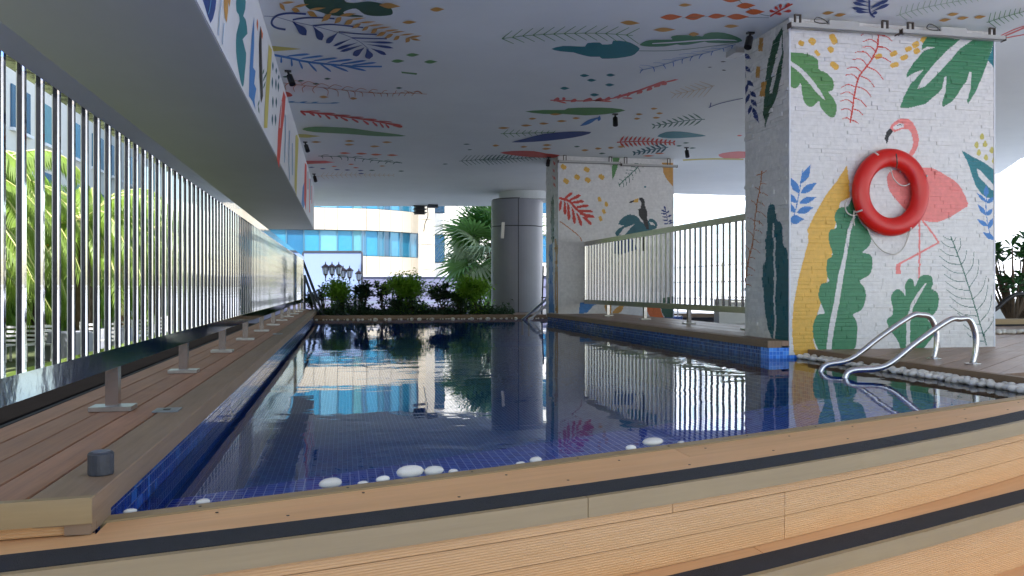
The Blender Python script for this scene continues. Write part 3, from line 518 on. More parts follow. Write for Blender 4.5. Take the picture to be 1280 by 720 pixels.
def sweep(name, f0, f1, z0, z1, xa, xb, mat_, parent, n=14, **k):
    """board following the step line: between plan curves f0 (near) and f1 (far)"""
    m = MB(); xs = [xa+(xb-xa)*i/n for i in range(n+1)]
    wd = abs(f1(xa)-f0(xa)); h = z1-z0
    rows = []
    for x in xs: rows.append([(x,f0(x),z0),(x,f1(x),z0),(x,f1(x),z1),(x,f0(x),z1)])
    for i in range(n):
        a, b = rows[i], rows[i+1]; u0, u1 = xs[i]*1.06, xs[i+1]*1.06
        for j,(v0,v1) in enumerate(((0,wd),(0,h),(0,wd),(0,h))):
            jj = (j+1)%4
            m.add([a[j],b[j],b[jj],a[jj]], [(0,3,2,1)], [(u0,v0),(u0,v1),(u1,v1),(u1,v0)])
    for r_, rv in ((rows[0],1),(rows[-1],0)):
        m.add(r_, [(0,1,2,3) if rv else (3,2,1,0)], [(0,0),(0,wd),(h,wd),(h,0)])
    return m.build(name, mat_, parent, **k)
def plank(name, p0, p1, wd, z0, z1, mat_, parent, **k):
    """straight board from p0 to p1 (plan centre line)"""
    a, b = Vector((p0[0],p0[1])), Vector((p1[0],p1[1])); d = (b-a).normalized(); n = Vector((-d.y, d.x))*wd/2; L = (b-a).length; h = z1-z0
    c = [a-n, b-n, b+n, a+n]; m = MB(); e = .0025
    ci = [a-n*(1-2*e/wd), b-n*(1-2*e/wd), b+n*(1-2*e/wd), a+n*(1-2*e/wd)]
    lo = [(q.x,q.y,z0) for q in c]; mid = [(q.x,q.y,z1-e) for q in c]; hi = [(q.x,q.y,z1) for q in ci]
    m.add(hi, [(0,1,2,3)], [(0,0),(L,0),(L,wd),(0,wd)])
    for i in range(4):
        j = (i+1)%4; ll = L if i%2 == 0 else wd
        m.add([lo[i],lo[j],mid[j],mid[i]], [(0,1,2,3)], [(0,0),(ll,0),(ll,h),(0,h)] if i%2==0 else [(0,0),(0,ll),(h,ll),(h,0)])
        m.add([mid[i],mid[j],hi[j],hi[i]], [(0,1,2,3)], [(0,0),(ll,0),(ll,e),(0,e)])
    return m.build(name, mat_, parent, **k)
def clip(poly, a, b):      # keep the part left of line a->b
    out = []; m = len(poly)
    def s(p): return (b[0]-a[0])*(p[1]-a[1])-(b[1]-a[1])*(p[0]-a[0])
    for i in range(m):
        p, q = poly[i], poly[(i+1)%m]; sp, sq = s(p), s(q)
        if sp >= 0: out.append(p)
        if (sp >= 0) != (sq >= 0):
            t = sp/(sp-sq); out.append((p[0]+(q[0]-p[0])*t, p[1]+(q[1]-p[1])*t))
    return out

# ------------------------------------------------------------------ ground and pool
m = MB(); m.add([(-600,-600,-1.3),(600,-600,-1.3),(600,900,-1.3),(-600,900,-1.3)], [(0,1,2,3)])
m.build('ground', mat('pale_paving', lin((186,187,190)), .8, noise=.12, nscale=.5, bump=.2, bscale=8), kind='structure', label='pale sunlit paving around the building')
m = MB(); m.prism([(-30,2),(-3.2,2),(-3.2,60),(-30,60)], -1.3, -1.27)
m.build('lawn', mat('lawn_grass', lin((86,94,60)), .9, noise=.3, nscale=5, bump=.8, bscale=60), kind='structure', label='bright green lawn below the left railing')
m = MB(); m.box(-3.1, -1.15, -6, 24, -1.3, -.35)  # near-black block takes the place of shade on the lower level
m.build('lower_shade_block', mat('shade_black', lin((18,17,17)), .9, spec=0, noise=.2, nscale=1.5, bump=.3, bscale=12), kind='structure', label='dark block standing in for the shaded lower level behind the left deck')
basin = structure('pool_basin', 'pool basin lined with small blue mosaic tiles')
def bx(name, a, mat_, par, **k): m = MB(); m.box(*a); return m.build(name, mat_, par, **k)
bx('basin_floor', (-.9,6.4,-.5,17.2,-1.28,-.55), M['mosaic'], basin)
bx('basin_wall', (XL-.15,XL,2.11,YF+.15,-1.15,.095), M['dim_wall_mosaic'], basin)
bx('basin_wall', (XR,XR+.2,YP+.152,YB-.004,-1.15,.0948), M['dim_wall_mosaic'], basin)
bx('basin_wall', (XR+.2,6.2,YB-.2,YB,-1.15,.0944), M['dim_wall_mosaic'], basin)
bx('basin_wall', (XR+.0,XR2+.26,YP,YP+.15,-1.15,.0275), M['mosaic'], basin)
bx('basin_wall', (XR,XR+.19,YP,YP+.15,.0278,.0952), M['mosaic'], basin)
bx('basin_wall', (XR2,XR2+.15,BC(XR2)+.06,YP-.002,-1.15,-.004), M['mosaic'], basin)
bx('basin_wall', (XL+.002,6.4,YF,YF+.15,-1.15,-.006), M['mosaic'], basin)
sweep('basin_wall', lambda x: BC(x)-.055, lambda x: BC(x)+.006, -1.15, .0, XL-.1, 4.2, M['mosaic'], basin)
e1, e2_ = on_z(360,602,-.1), on_z(692,551,-.1)
led = lambda x: e1.y+(e2_.y-e1.y)/(e2_.x-e1.x)*(x-e1.x)
sweep('basin_ledge', lambda x: BC(x)+.008, led, -.54, -.10, XL+.002, XR-.002, mosaic_mat('lit_ledge_mosaic', (.04,.09,.62,1), (.06,.13,.8,1), (.12,.26,.95,1), (.5,.6,.9,1)), basin)  # brighter tile colours make the shallow shelf look better lit
sweep('pebble_rim', lambda x: BC(x)+.001, lambda x: BC(x)+.105, -.10, .045, XL+.004, XR2-.004, M['mosaic'], basin)
# nearest tiles of the left wall, one piece each (joint recessed)
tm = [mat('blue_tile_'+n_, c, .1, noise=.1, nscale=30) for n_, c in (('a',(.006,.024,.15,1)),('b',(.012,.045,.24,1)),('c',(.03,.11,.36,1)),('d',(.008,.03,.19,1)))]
tmesh = []
for mm in tm:
    q = MB(); q.box(0,.004,-.0145,.0145,-.0145,.0145); me = q.mesh('tile'); me.materials.append(mm); tmesh.append(me)
gm = MB(); gm.box(XL-.01, XL+.002, 2.12, 1.99+75*.033, -.04, .094); gm.build('grout', mat('pale_grout', lin((150,166,200)), .8), basin)
k_ = 0
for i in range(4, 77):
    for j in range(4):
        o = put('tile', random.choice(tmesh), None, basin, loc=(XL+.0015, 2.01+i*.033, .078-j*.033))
m = MB(); m.add([(XL-.001,1.2,0),(6.3,1.2,0),(6.3,YF+.02,0),(XL-.001,YF+.02,0)], [(0,1,2,3)])
# surface clipped to the pool outline
pts = [(XL-.001, BC(XL)-.004)]+[(XL+(XR2+.02-XL)*i/14, BC(XL+(XR2+.02-XL)*i/14)-.004) for i in range(1,15)]+[(XR2+.001,YP+.001),(XR-.0,YP+.001),(XR-.0,YB+.001),(6.3,YB+.001),(6.3,YF+.001),(XL-.001,YF+.001)]
m = MB(); tri = tessellate_polygon([[Vector((x,y,0)) for x,y in pts]]); m.add([(x,y,0) for x,y in pts], [tuple(t) for t in tri])
o = m.build('pool_water', M['water'], kind='structure', label='still dark blue pool water mirroring the facade')
bmx = bmesh.new(); bmx.from_mesh(o.data); bmesh.ops.recalc_face_normals(bmx, faces=bmx.faces)
if bmx.faces[0].normal.z < 0: bmesh.ops.reverse_faces(bmx, faces=bmx.faces)
bmx.to_mesh(o.data); bmx.free()

# ------------------------------------------------------------------ left deck
ld = structure('left_deck', 'worn brown plank deck under the left railing')
lf = lambda x: 1.975+(x+.721)*.11
bx('deck_body', (-1.13,-.60,2.05,18.6,-1.28,.095), M['dark'], ld)
bx('deck_fascia', (-1.15,-1.132,2.0,18.7,-1.2,.15), M['dark'], ld)
xe = -1.118; ws = [.108,.108,.108,.108]
x = xe; y0s = 2.0
for i, wd in enumerate(ws):
    y = y0s; off = [1.9, 3.4, 2.6, 3.1][i]
    while y < 18.6:
        y2 = min(18.62, y+off); off = 3.0
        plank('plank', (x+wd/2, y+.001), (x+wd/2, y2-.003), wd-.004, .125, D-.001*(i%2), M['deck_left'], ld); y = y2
    x += wd
y = y0s
while y < 18.6:
    y2 = min(18.62, y+2.9); plank('edge_board', (-.612, y+.001), (-.612, y2-.002), .134, .096, D+.002, M['coping_left'], ld); y = y2
# front edge of the left deck
sweep('edge_board', lambda x: lf(x), lambda x: lf(x)+.024, .102, D+.004, -2.2, -.545, M['coping'], ld, n=2)
sweep('riser_board', lambda x: lf(x)+.02, lambda x: lf(x)+.04, .076, .101, -2.2, -.60, M['riser'], ld, n=2)
bx('corner_post', (-.602,-.548,lf(-.57)+.008,lf(-.57)+.05,.0765,.1015), M['coping_left'], ld)
bx('corner_post', (-.567,-.547,lf(-.57)+.05,2.16,.0765,.0955), M['coping_left'], ld)
sweep('deck_body', lambda x: lf(x)+.03, lambda x: 2.35, .0, .15, -2.2, -1.16, M['deck_left'], ld, n=2)

# ------------------------------------------------------------------ near platform and steps
ns = structure('near_steps', 'tan composite steps with black grip strips in front of the pool')
xa, xb = -2.4, 7.5
ys = lambda k: (lambda x: k)
trimf = lambda x: BC(x)-.055
def between(t): return lambda x: (NC(x)+.143)+((trimf(x)-.003)-(NC(x)+.143))*t
segs = [(XL+.02,1.75),(1.754,4.25)]
for s0, s1 in segs: sweep('trim_board', trimf, BC, .02, PF+.003, s0, s1, M['coping'], ns)
cuts = [[-2.4,2.55,7.5],[-2.4,1.1,5.6,7.5]]
def front_of(t):     # boards run under the left deck's front on the left side
    return between(t)
for r_, (t0, t1) in enumerate(((0,.49),(.505,1))):
    c = cuts[r_]
    for a, b in zip(c[:-1], c[1:]):
        if r_ == 1 and a < -.5: a2 = -.54
        else: a2 = a
        if b <= a2: continue
        sweep('deck_board', between(t0), between(t1), .05, PF-.001*r_, a2, b-.003, M['deck_near'], ns)
sweep('deck_board', between(.505), lambda x: min(between(1)(x), lf(x)+.03), .05, PF-.002, -2.4, -.545, M['deck_near'], ns)
for a, b in ((-2.4,1.9),(1.903,7.5)): sweep('grip_strip', lambda x: NC(x)+.022, lambda x: NC(x)+.14, .05, PF+.002, a, b, M['grip'], ns)
for a, b in ((-2.4,.62),(.622,4.1),(4.103,7.5)): sweep('nosing', lambda x: NC(x), lambda x: NC(x)+.0205, .024, PF+.0005, a, b, M['coping'], ns)
for j, (z0, z1) in enumerate(((-.0068,.0238),(-.0788,-.0092),(-.1535,-.0812))):
    c = [[-2.4,.9,7.5],[-2.4,1.33,7.5],[-2.4,1.33,7.5]][j]
    for a, b in zip(c[:-1], c[1:]): sweep('riser_board', lambda x: NC(x)+.018+.002*j, lambda x: NC(x)+.04, z0, z1, a, b-.0016, M['riser'], ns)
sweep('step_core', lambda x: NC(x)+.041, lambda x: BC(x)-.06, -1.0, .048, xa, xb, M['dark'], ns)
nb = lambda k: (lambda x: N2(x)+.13+k*(NC(x)+.03-N2(x)-.13))
for a, b in ((-2.4,1.2),(1.203,4.4),(4.403,7.5)): sweep('deck_board', nb(0), nb(1), H2-.03, H2, a, b, M['deck_near'], ns)
sweep('grip_strip', lambda x: N2(x)+.022, lambda x: N2(x)+.128, H2-.03, H2+.002, xa, xb, M['grip'], ns)
sweep('nosing', lambda x: N2(x), lambda x: N2(x)+.0205, H2-.051, H2+.0005, xa, xb, M['coping'], ns)
for j in range(3): sweep('riser_board', lambda x: N2(x)+.018+.0015*j, lambda x: N2(x)+.04, H2-.2285+[.1345,.0685,.001][j], [H2-.0525,H2-.0948,H2-.1608][j], xa, xb, M['riser'], ns)
sweep('step_core', lambda x: N2(x)+.041, lambda x: NC(x)+.04, -1.0, H2-.031, xa, xb, M['dark'], ns)
sweep('deck_board', lambda x: N2(x)-.32, lambda x: N2(x)+.04, H2-.26, H2-.228, xa, xb, M['deck_near'], ns)
bx('near_floor', (-6,9,-8,2.6,-.9,-.62), mat('tan_floor', lin((170,158,146)), .7, noise=.1, nscale=2), None, kind='structure', label='tan floor in front of the steps')

# ------------------------------------------------------------------ right deck (diagonal boards) and railed deck
rd = structure('right_deck', 'weathered brown deck with diagonal boards right of the pool')
RX0 = 4.02
area = [(RX0+.06, BC(RX0)+.002), (7.5, BC(7.5)+.002), (10.5, 6.4), (9.6, 10.4), (RX0+.06, 10.4)]
ang = R(51); dv = Vector((math.sin(ang), math.cos(ang))); nv = Vector((-dv.y, dv.x))
for i in range(-70, 60):
    c = Vector((6.5,6.5))+nv*(i*.142); a, b = c-dv*14, c+dv*14; hw = nv*.0685
    poly = [tuple(a-hw), tuple(b-hw), tuple(b+hw), tuple(a+hw)]
    for k in range(len(area)): poly = clip(poly, area[k], area[(k+1)%len(area)])
    poly = [p for q, p in enumerate(poly) if math.dist(p, poly[q-1]) > 1e-4]
    if len(poly) < 3: continue
    m = MB(); n = len(poly)
    def uv(p): v = Vector(p)-c; return (v.dot(dv), v.dot(nv))
    z1 = PF-.0012*(i%2)
    m.add([(p[0],p[1],z1) for p in poly], [tuple(range(n))], [uv(p) for p in poly])
    for k in range(n):
        p, q = poly[k], poly[(k+1)%n]
        m.add([(p[0],p[1],.03),(q[0],q[1],.03),(q[0],q[1],z1),(p[0],p[1],z1)], [(0,1,2,3)], [uv(p),uv(q),uv(q),uv(p)])
    m.build('plank', M['deck_right'], rd)
bx('edge_board', (RX0,RX0+.058,BC(RX0)+.004,YP-.003,.012,PF+.003), M['coping_left'], rd)
m = MB(); m.prism([(RX0+.02,BC(RX0)+.03),(7.4,BC(7.5)+.03),(10.3,6.4),(9.5,10.3),(RX0+.02,10.3)], -1.25, .029); m.build('deck_body', M['dark'], rd)
bx('pebble_ledge', (XR2+.0,RX0-.001,BC(RX0)+.01,YP-.001,-.1,-.003), M['dark'], rd)
bd = structure('railed_deck', 'brown deck strip under the right railing')
y = YP+.001
while y < YB:
    y2 = min(YB, y+2.6); plank('edge_board', (XR+.055,y+.001), (XR+.055,y2-.002), .13, .0955, D+.002, M['coping_left'], bd); y = y2
for i in range(8):
    xx = XR+.12+.142*i; y = YP+.85 if xx+.14 > 3.83 else YP+.001
    if i < 1: y = YP+.001
    while y < YB:
        y2 = min(YB, y+[2.1,3.0,2.6][i%3]); plank('plank', (xx+.071,y+.001), (xx+.071,y2-.003), .138, .11, D-.001*(i%2), M['deck_right'], bd); y = y2
bx('deck_body', (XR+.21,XR+1.25,YP+.87,YB-.21,-1.25,.108), M['dark'], bd)

# far edge: dark coping, planter
fe = structure('far_coping', 'dark timber edge across the far end of the pool')
bx('edge_board', (XL+.0,8.0,YF+.36,YF+.46,-.02,PF), M['coping_left'], fe)
bx('pebble_ledge', (XL+.0,8.0,YF+.151,YF+.359,-.1,-.004), M['dark'], fe)
bx('far_deck', (XL+.0,3.4,YF+.461,YF+.75,-1.2,PF-.004), M['deck_left'], fe)
bx('planter_bed', (-1.1,3.6,YF+.76,YF+2.6,-1.25,.03), M['soil'], None, kind='structure', label='dark soil bed behind the far pool edge')
bx('far_deck', (3.61,8.4,YF+.47,23.5,-1.25,PF-.05), M['deck_right'], fe)

# ------------------------------------------------------------------ ceiling and beam
cl = structure('ceiling', 'white painted ceiling with tropical leaf mural')
CP = [(-3.3,-1.6),(13.2,-1.6),(12.2,13.3),(13.4,15.2),(10.2,20.1),(8.1,20.0),(5.6,21.3),(5.0,23.9),(-3.3,25.6)]
m = MB(); m.prism(CP, ZC, ZC+.45); m.build('ceiling_slab', M['ceiling'], cl)
m = MB(); m.add([(p[0]*1.001,p[1]+.01,ZC+.46) for p in CP], [tuple(range(len(CP)))]); 
# upper storey standing on the slab
m2 = MB(); m2.prism([(-3.2,-1.4),(12.9,-1.4),(12.0,13.0),(10.0,19.8),(5.0,21.0),(4.8,23.6),(-3.2,25.3)], ZC+.452, 16); m2.build('upper_storey', mat('building_render', lin((210,208,200)), .7, noise=.05), cl)
bmn = structure('ceiling_beam', 'deep dropped beam over the left deck with painted side')
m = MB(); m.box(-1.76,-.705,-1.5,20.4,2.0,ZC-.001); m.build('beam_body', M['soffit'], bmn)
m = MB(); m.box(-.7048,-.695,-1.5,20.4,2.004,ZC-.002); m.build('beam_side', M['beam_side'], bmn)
def lay(name, polys, col, parent, proj, lift, lv):
    """flat paint: every polygon on its own hair-thin level so that none coincide"""
    m = MB()
    for i, pl in enumerate(polys):
        p3 = [proj(u, v, lift+lv*.0011+.00022*(i % 5)) for u, v in pl]
        try: tri = tessellate_polygon([p3])
        except Exception: continue
        m.add(p3, [tuple(t) for t in tri])
    if m.f: m.build(name, paint(col), parent)
for i, (nme, polys, col) in enumerate([c for c in ceil_m if c]):
    lay(nme, polys, col, cl, lambda u, v, h: on_z(min(max(u,-200),1500), min(v,238), ZC-h), .001, {'white':5,'ochre':4,'navy':3}.get(col, i % 3))
for i, (nme, polys, col) in enumerate(beam_m):
    lay(nme, polys, col, bmn, lambda u, v, h: on_x(u, v, -.695+h), .001, {'white':4,'sky':4,'black':3}.get(col, i % 3))

# ------------------------------------------------------------------ brick pillars
def inpoly(px, py, poly):
    c = np.zeros(px.shape, bool); n = len(poly)
    for i in range(n):
        x0, y0 = poly[i]; x1, y1 = poly[(i+1)%n]
        if y0 == y1: continue
        cond = ((y0 > py) != (y1 > py)); c ^= cond & (px < (x1-x0)*(py-y0)/(y1-y0)+x0)
    return c
def project(x, y, z):
    d = x*SN+y*CS; r = x*CS-y*SN
    return 640+FOC*r/d, 360-FOC*(z-CH)/d
class PMB:      # mesh with per-face paint colour
    def __init__(s): s.v = []; s.f = []; s.c = []
    def flush(s, name, parent, **k):
        me = bpy.data.meshes.new(name); me.from_pydata(s.v, [], s.f)
        a = me.attributes.new('paint', 'FLOAT_COLOR', 'FACE'); a.data.foreach_set('color', np.array(s.c, dtype=np.float32).ravel()); me.update()
        return put(name, me, M['brick'], parent, **k)
WHITE = np.array(lin((220,218,215)))
def wall_bricks(org, ds, nrm, width, z0, z1, motifs, ch, lmin, lmax, cell, proud, sink, rough_tint=.014):
    """yields one (area, geometry) per brick; org = lower corner, ds = unit vector along the wall, nrm = outward"""
    out = []; z = z0; row = 0
    while z < z1-.01:
        h = ch*random.uniform(.85,1.15); h = min(h, z1-z); s = -random.uniform(0, lmax)*.5
        while s < width:
            l = random.uniform(lmin, lmax); a, b = max(s, 0)+.0008, min(s+l, width)-.0012; s += l
            if b-a < .002: continue
            out.append((a, b, z+.0010, z+h-.0010, random.uniform(*proud)*(1 if random.random() < .85 else 1.9)))
        z += h; row += 1
    # colours at cell centres
    res = []
    A, B_, ids, shape = [], [], [], []
    for i, (a, b, c0, c1, p) in enumerate(out):
        na = max(1, int(round((b-a)/cell))); nb_ = max(1, int(round((c1-c0)/cell)))
        sa = a+(np.arange(na)+.5)*(b-a)/na; sb = c0+(np.arange(nb_)+.5)*(c1-c0)/nb_
        g = np.meshgrid(sa, sb, indexing='ij'); A.append(g[0].ravel()); B_.append(g[1].ravel()); shape.append((na, nb_))
    S_ = np.concatenate(A); Z_ = np.concatenate(B_)
    X_ = org[0]+ds[0]*S_; Y_ = org[1]+ds[1]*S_
    U, V = project(X_, Y_, Z_)
    colr = np.tile(WHITE, (len(S_), 1)); cid = np.zeros(len(S_), int)
    for k, (polys, c) in enumerate(motifs):
        for pl in polys:
            us = [p[0] for p in pl]; vs = [p[1] for p in pl]
            bb = (U > min(us)) & (U < max(us)) & (V > min(vs)) & (V < max(vs)); ix = np.nonzero(bb)[0]
            if len(ix) == 0: continue
            ins = ix[inpoly(U[ix], V[ix], pl)]; colr[ins] = PL[c] if c != 'white' else WHITE; cid[ins] = 0 if c == 'white' else k+1
    pos = 0
    for (a, b, c0, c1, p), (na, nb_) in zip(out, shape):
        n = na*nb_; cc = colr[pos:pos+n].reshape(na, nb_, 4); ci = cid[pos:pos+n]; pos += n
        uni = (ci == ci[0]).all()
        if uni: na = nb_ = 1; cc = cc[:1,:1]
        t = 1+random.uniform(-rough_tint, rough_tint); g = PMB()
        def P3(s, z, d): return (org[0]+ds[0]*s+nrm[0]*d, org[1]+ds[1]*s+nrm[1]*d, z)
        for i in range(na+1):
            for j in range(nb_+1):
                e = .0012 if (i in (0,na) or j in (0,nb_)) else 0
                g.v.append(P3(a+(b-a)*i/na, c0+(c1-c0)*j/nb_, p-e))
        for i in range(na):
            for j in range(nb_):
                q = i*(nb_+1)+j; g.f.append((q, q+nb_+1, q+nb_+2, q+1)); g.c.append(np.append(cc[i,j,:3]*t, 1))
        w0 = len(g.v); ring = [(a,c0),(b,c0),(b,c1),(a,c1)]
        for s_, z_ in ring: g.v.append(P3(s_, z_, p-.0012))
        for s_, z_ in ring: g.v.append(P3(s_, z_, -sink))
        edge = [cc[na//2,0],cc[-1,nb_//2],cc[na//2,-1],cc[0,nb_//2]]
        for k in range(4):
            g.f.append((w0+k, w0+4+k, w0+4+(k+1)%4, w0+(k+1)%4)); g.c.append(np.append(np.asarray(edge[k])[:3]*t*.92, 1))
        res.append(((b-a)*(c1-c0), g))
    return res
def make_pillar(label, x0, x1, y0, y1, zb, zt, mf, ms, ch, single, sidez):
    p = thing('brick_pillar', label, 'pillar', ((x0+x1)/2, (y0+y1)/2, zb))
    bx('core', (x0+.004,x1-.004,y0+.004,y1-.004,zb,zt), M['white_brickback'], p)
    fr = wall_bricks((x0+.012,y0+.004), (1,0), (0,-1), x1-x0-.024, zb+.002, zt-.002, mf, ch, .10, .27, .0065 if single else .013, (.0022,.0062), .002)
    sd_ = wall_bricks((x0+.004,y1-.012), (0,-1), (-1,0), y1-y0-.024, sidez, zt-.002, ms, ch*1.05, .06, .2, .008 if single else .02, (.0025,.0105), .002, .06)
    back = PMB()
    for og, dd_, nn_, wd_, mo_, cs_ in (((x0+.004,y0+.004),(1,0),(0,-1),x1-x0-.008,mf,.012),((x0+.004,y1-.004),(0,-1),(-1,0),y1-y0-.008,ms,.014)):
        na, nb_ = int(wd_/cs_), int((zt-zb)/cs_); g0, g1 = np.meshgrid((np.arange(na)+.5)*wd_/na, zb+(np.arange(nb_)+.5)*(zt-zb)/nb_, indexing='ij'); g0 = g0.ravel(); g1 = g1.ravel()
        U, V = project(og[0]+dd_[0]*g0, og[1]+dd_[1]*g0, g1); cc = np.tile(WHITE*np.array([.86,.86,.86,1]), (len(g0),1))
        for polys, c in mo_:
            for pl in polys: cc[inpoly(U, V, pl)] = (np.array(PL[c]) if c != 'white' else WHITE)*np.array([.86,.86,.86,1])
        b = len(back.v)
        for i in range(na+1):
            for j in range(nb_+1): back.v.append((og[0]+dd_[0]*wd_*i/na+nn_[0]*.0003, og[1]+dd_[1]*wd_*i/na+nn_[1]*.0003, zb+(zt-zb)*j/nb_))
        for i in range(na):
            for j in range(nb_): q = b+i*(nb_+1)+j; back.f.append((q,q+nb_+1,q+nb_+2,q+1)); back.c.append(cc[i*nb_+j])
    back.flush('mortar', p)
    allb = fr+sd_; allb.sort(key=lambda t: -t[0]); n = 290 if single else 0
    for _, g in allb[:n]: g.flush('brick', p)
    big = PMB()
    for _, g in allb[n:]:
        b = len(big.v); big.v += g.v; big.f += [tuple(b+i for i in f) for f in g.f]; big.c += g.c
    big.flush('brickwork', p, kind='stuff')
    bx('corner_bead', (x0-.003,x0+.011,y0-.003,y0+.011,zb+.003,zt), M['bead'], p)
    bx('corner_bead', (x1-.011,x1+.003,y0-.003,y0+.011,zb+.003,zt), M['bead'], p)
    return p
xr1 = on_y(1243.5,300,YP).x
make_pillar('big white brick pillar painted with a flamingo and leaves, nearest the viewer', 3.845, xr1, YP, YP+.84, .028, ZC-.002, front, side, .034, True, D+.003)
Y2 = 14.66; a2, b2 = on_y(698,300,Y2).x, on_y(842,300,Y2).x
make_pillar('farther white brick pillar with a toucan mural behind the right railing', a2, b2, Y2, Y2+.95, PF, ZC-.002, front2, side2, .05, False, PF+.01)
# ------------------------------------------------------------------ column
c0 = (4.25, 20.6)
col = thing('round_column', 'grey round column clad in metallic panels at the far pool edge', 'column', (c0[0],c0[1],-1.3))
rc = .645
m = MB(); m.lathe([(rc-.02,0),(rc-.02,4.12)], (c0[0],c0[1],-1.3), 48); m.build('core', M['joint'], col, smooth=True)
vc = Vector((-c0[0],-c0[1])).normalized(); base_ang = math.atan2(vc.y, vc.x)
joint = base_ang+R(3)
for zz0, zz1 in ((-1.29,2.13),(2.15,2.80)):
    for k in range(4):
        m = MB(); g = .012; a0_ = joint+k*math.pi/2+g; a1_ = joint+(k+1)*math.pi/2-g; n = 14
        for i in range(n+1):
            a = a0_+(a1_-a0_)*i/n
            for rr in (rc, rc-.03):
                for z in (zz0, zz1): m.v.append((c0[0]+rr*math.cos(a), c0[1]+rr*math.sin(a), z))
        for i in range(n):
            b = i*4; m.f += [(b,b+4,b+5,b+1),(b+1,b+5,b+7,b+3),(b+4,b,b+2,b+6)]
        m.f += [(0,1,3,2),(n*4+1,n*4,n*4+2,n*4+3)]
        m.build('cladding_panel', M['concrete'], col, smooth=False)
m = MB(); m.lathe([(rc+.05,0),(rc+.05,.19)], (c0[0]+.25,c0[1],2.808), 40); m.build('collar', M['ceiling'], col)
pz = at(628.5,288,19.9); m = MB(); m.obox((pz.x,pz.y,pz.z), (.035,.01,0), (0,.03,0), (.01,0,.19)); m.build('lamp_bracket', mat('cream_metal', lin((200,194,180)), .4), col)

# ------------------------------------------------------------------ railings
def railing(label, cat, p0, p1, z0, z1, zb, deckz, step, posts, railw=.045, bar=(.0125,.0105), ch=.0042, bm='steel'):
    r_ = thing('steel_railing', label, cat, (p0[0],p0[1],deckz))
    a, b = Vector((p0[0],p0[1])), Vector((p1[0],p1[1])); d = (b-a).normalized(); n = Vector((-d.y,d.x)); L = (b-a).length
    rh = .072
    def rail(nme, zlo, zhi, wd, s0=0, s1=L):
        m = MB(); c = a+d*(s0+s1)/2; m.obox((c.x,c.y,(zlo+zhi)/2), (d.x*(s1-s0)/2,d.y*(s1-s0)/2,0), (n.x*wd/2,n.y*wd/2,0), (0,0,(zhi-zlo)/2)); return m.build(nme, M['steel' if bm == 'steel' else 'plate'], r_)
    rail('top_rail', z1-rh, z1, railw); rail('bottom_rail', zb, zb+rh, railw)
    ha, hb = bar[0], bar[1]; prof = []
    for sa, sb, o_ in ((1,-1,0),(1,1,1),(-1,1,0),(-1,-1,1)):
        p_ = [(sa*(ha-ch), sb*hb), (sa*ha, sb*(hb-ch))]
        prof += p_ if o_ == 0 else p_[::-1]
    q = MB(); q.prism([(d.x*u_+n.x*v_, d.y*u_+n.y*v_) for u_, v_ in prof], zb+rh-deckz, z1-rh-deckz); me = q.mesh('baluster'); me.materials.append(M[bm])
    s = .05
    while s < L-.02:
        put('baluster', me, None, r_, loc=(d.x*s, d.y*s, 0)); s += step
    for s in posts:
        c = a+d*s
        m = MB(); m.obox((c.x,c.y,(deckz+.018+zb)/2), (n.x*.0225,n.y*.0225,0), (d.x*.0225,d.y*.0225,0), (0,0,(zb-deckz-.018)/2)); po = m.build('post', M['steel2'], r_)
        m = MB(); m.obox((c.x,c.y,deckz+.0105), (n.x*.075,n.y*.075,0), (d.x*.05,d.y*.05,0), (0,0,.0085)); m.build('base_plate', M['plate'], po, loc=(0,0,0))
    for s in (0, L):
        c = a+d*s; m = MB(); m.obox((c.x,c.y,(zb+z1)/2), (n.x*.0245,n.y*.0245,0), (d.x*.02,d.y*.02,0), (0,0,(z1-zb)/2+.0015)); m.build('end_post', M['steel2'], r_)
    return r_
railing('long polished steel railing with vertical bars along the left deck', 'railing', (-.861,.6), (-.861,18.25), D, 1.284, .322, D, .1425,
        [1.35,2.83,4.27,5.76,7.2,8.7,10.2,11.7,13.2,14.7,16.2,17.4])
ra, rb = (4.42,7.62), (4.27,14.6)
railing('short polished steel railing between the two painted brick pillars', 'railing', ra, rb, D, 1.45, .338, D, .155, [1.0,2.56,4.09,5.74], bar=(.0105,.0125), ch=.0012, bm='steel3')

# ------------------------------------------------------------------ life ring
lr = on_y(1113.5,240.5,YP-.07)
ringt = thing('life_ring', 'orange red life ring with white rope hung on the flamingo pillar', 'life ring', tuple(lr))
m = MB(); Rm, rt = .304, .081; nu, nvv = 56, 18
for i in range(nu):
    a = 2*math.pi*i/nu
    for j in range(nvv):
        b = 2*math.pi*j/nvv; ww = Rm+rt*math.cos(b); m.v.append((ww*math.cos(a)*.985, -rt*.72*math.sin(b), ww*math.sin(a)*1.02))
for i in range(nu):
    for j in range(nvv): m.f.append((i*nvv+j, i*nvv+(j+1)%nvv, ((i+1)%nu)*nvv+(j+1)%nvv, ((i+1)%nu)*nvv+j))
put('ring_body', m.mesh('ring_body', True), M['red'], ringt, loc=(0,0,0))
for ad in (116, 24, -62, 208):
    m = MB(); a = R(ad)
    m.tube([(math.cos(a)*(Rm+rt*math.cos(t)*1.03), -rt*.745*math.sin(t), math.sin(a)*(Rm+rt*math.cos(t)*1.03)) for t in [-.9+k*1.8/8 for k in range(9)]], .008, 8)
    if ad == 118 or True: put('rope_loop', m.mesh('rope_loop', True), M['rope'], ringt, loc=(0,0,0))
def fpt(x, y, d=.0): p = on_y(1050+x/4.5, 140+y/4.5, YP-.02-d); return tuple(p-lr)
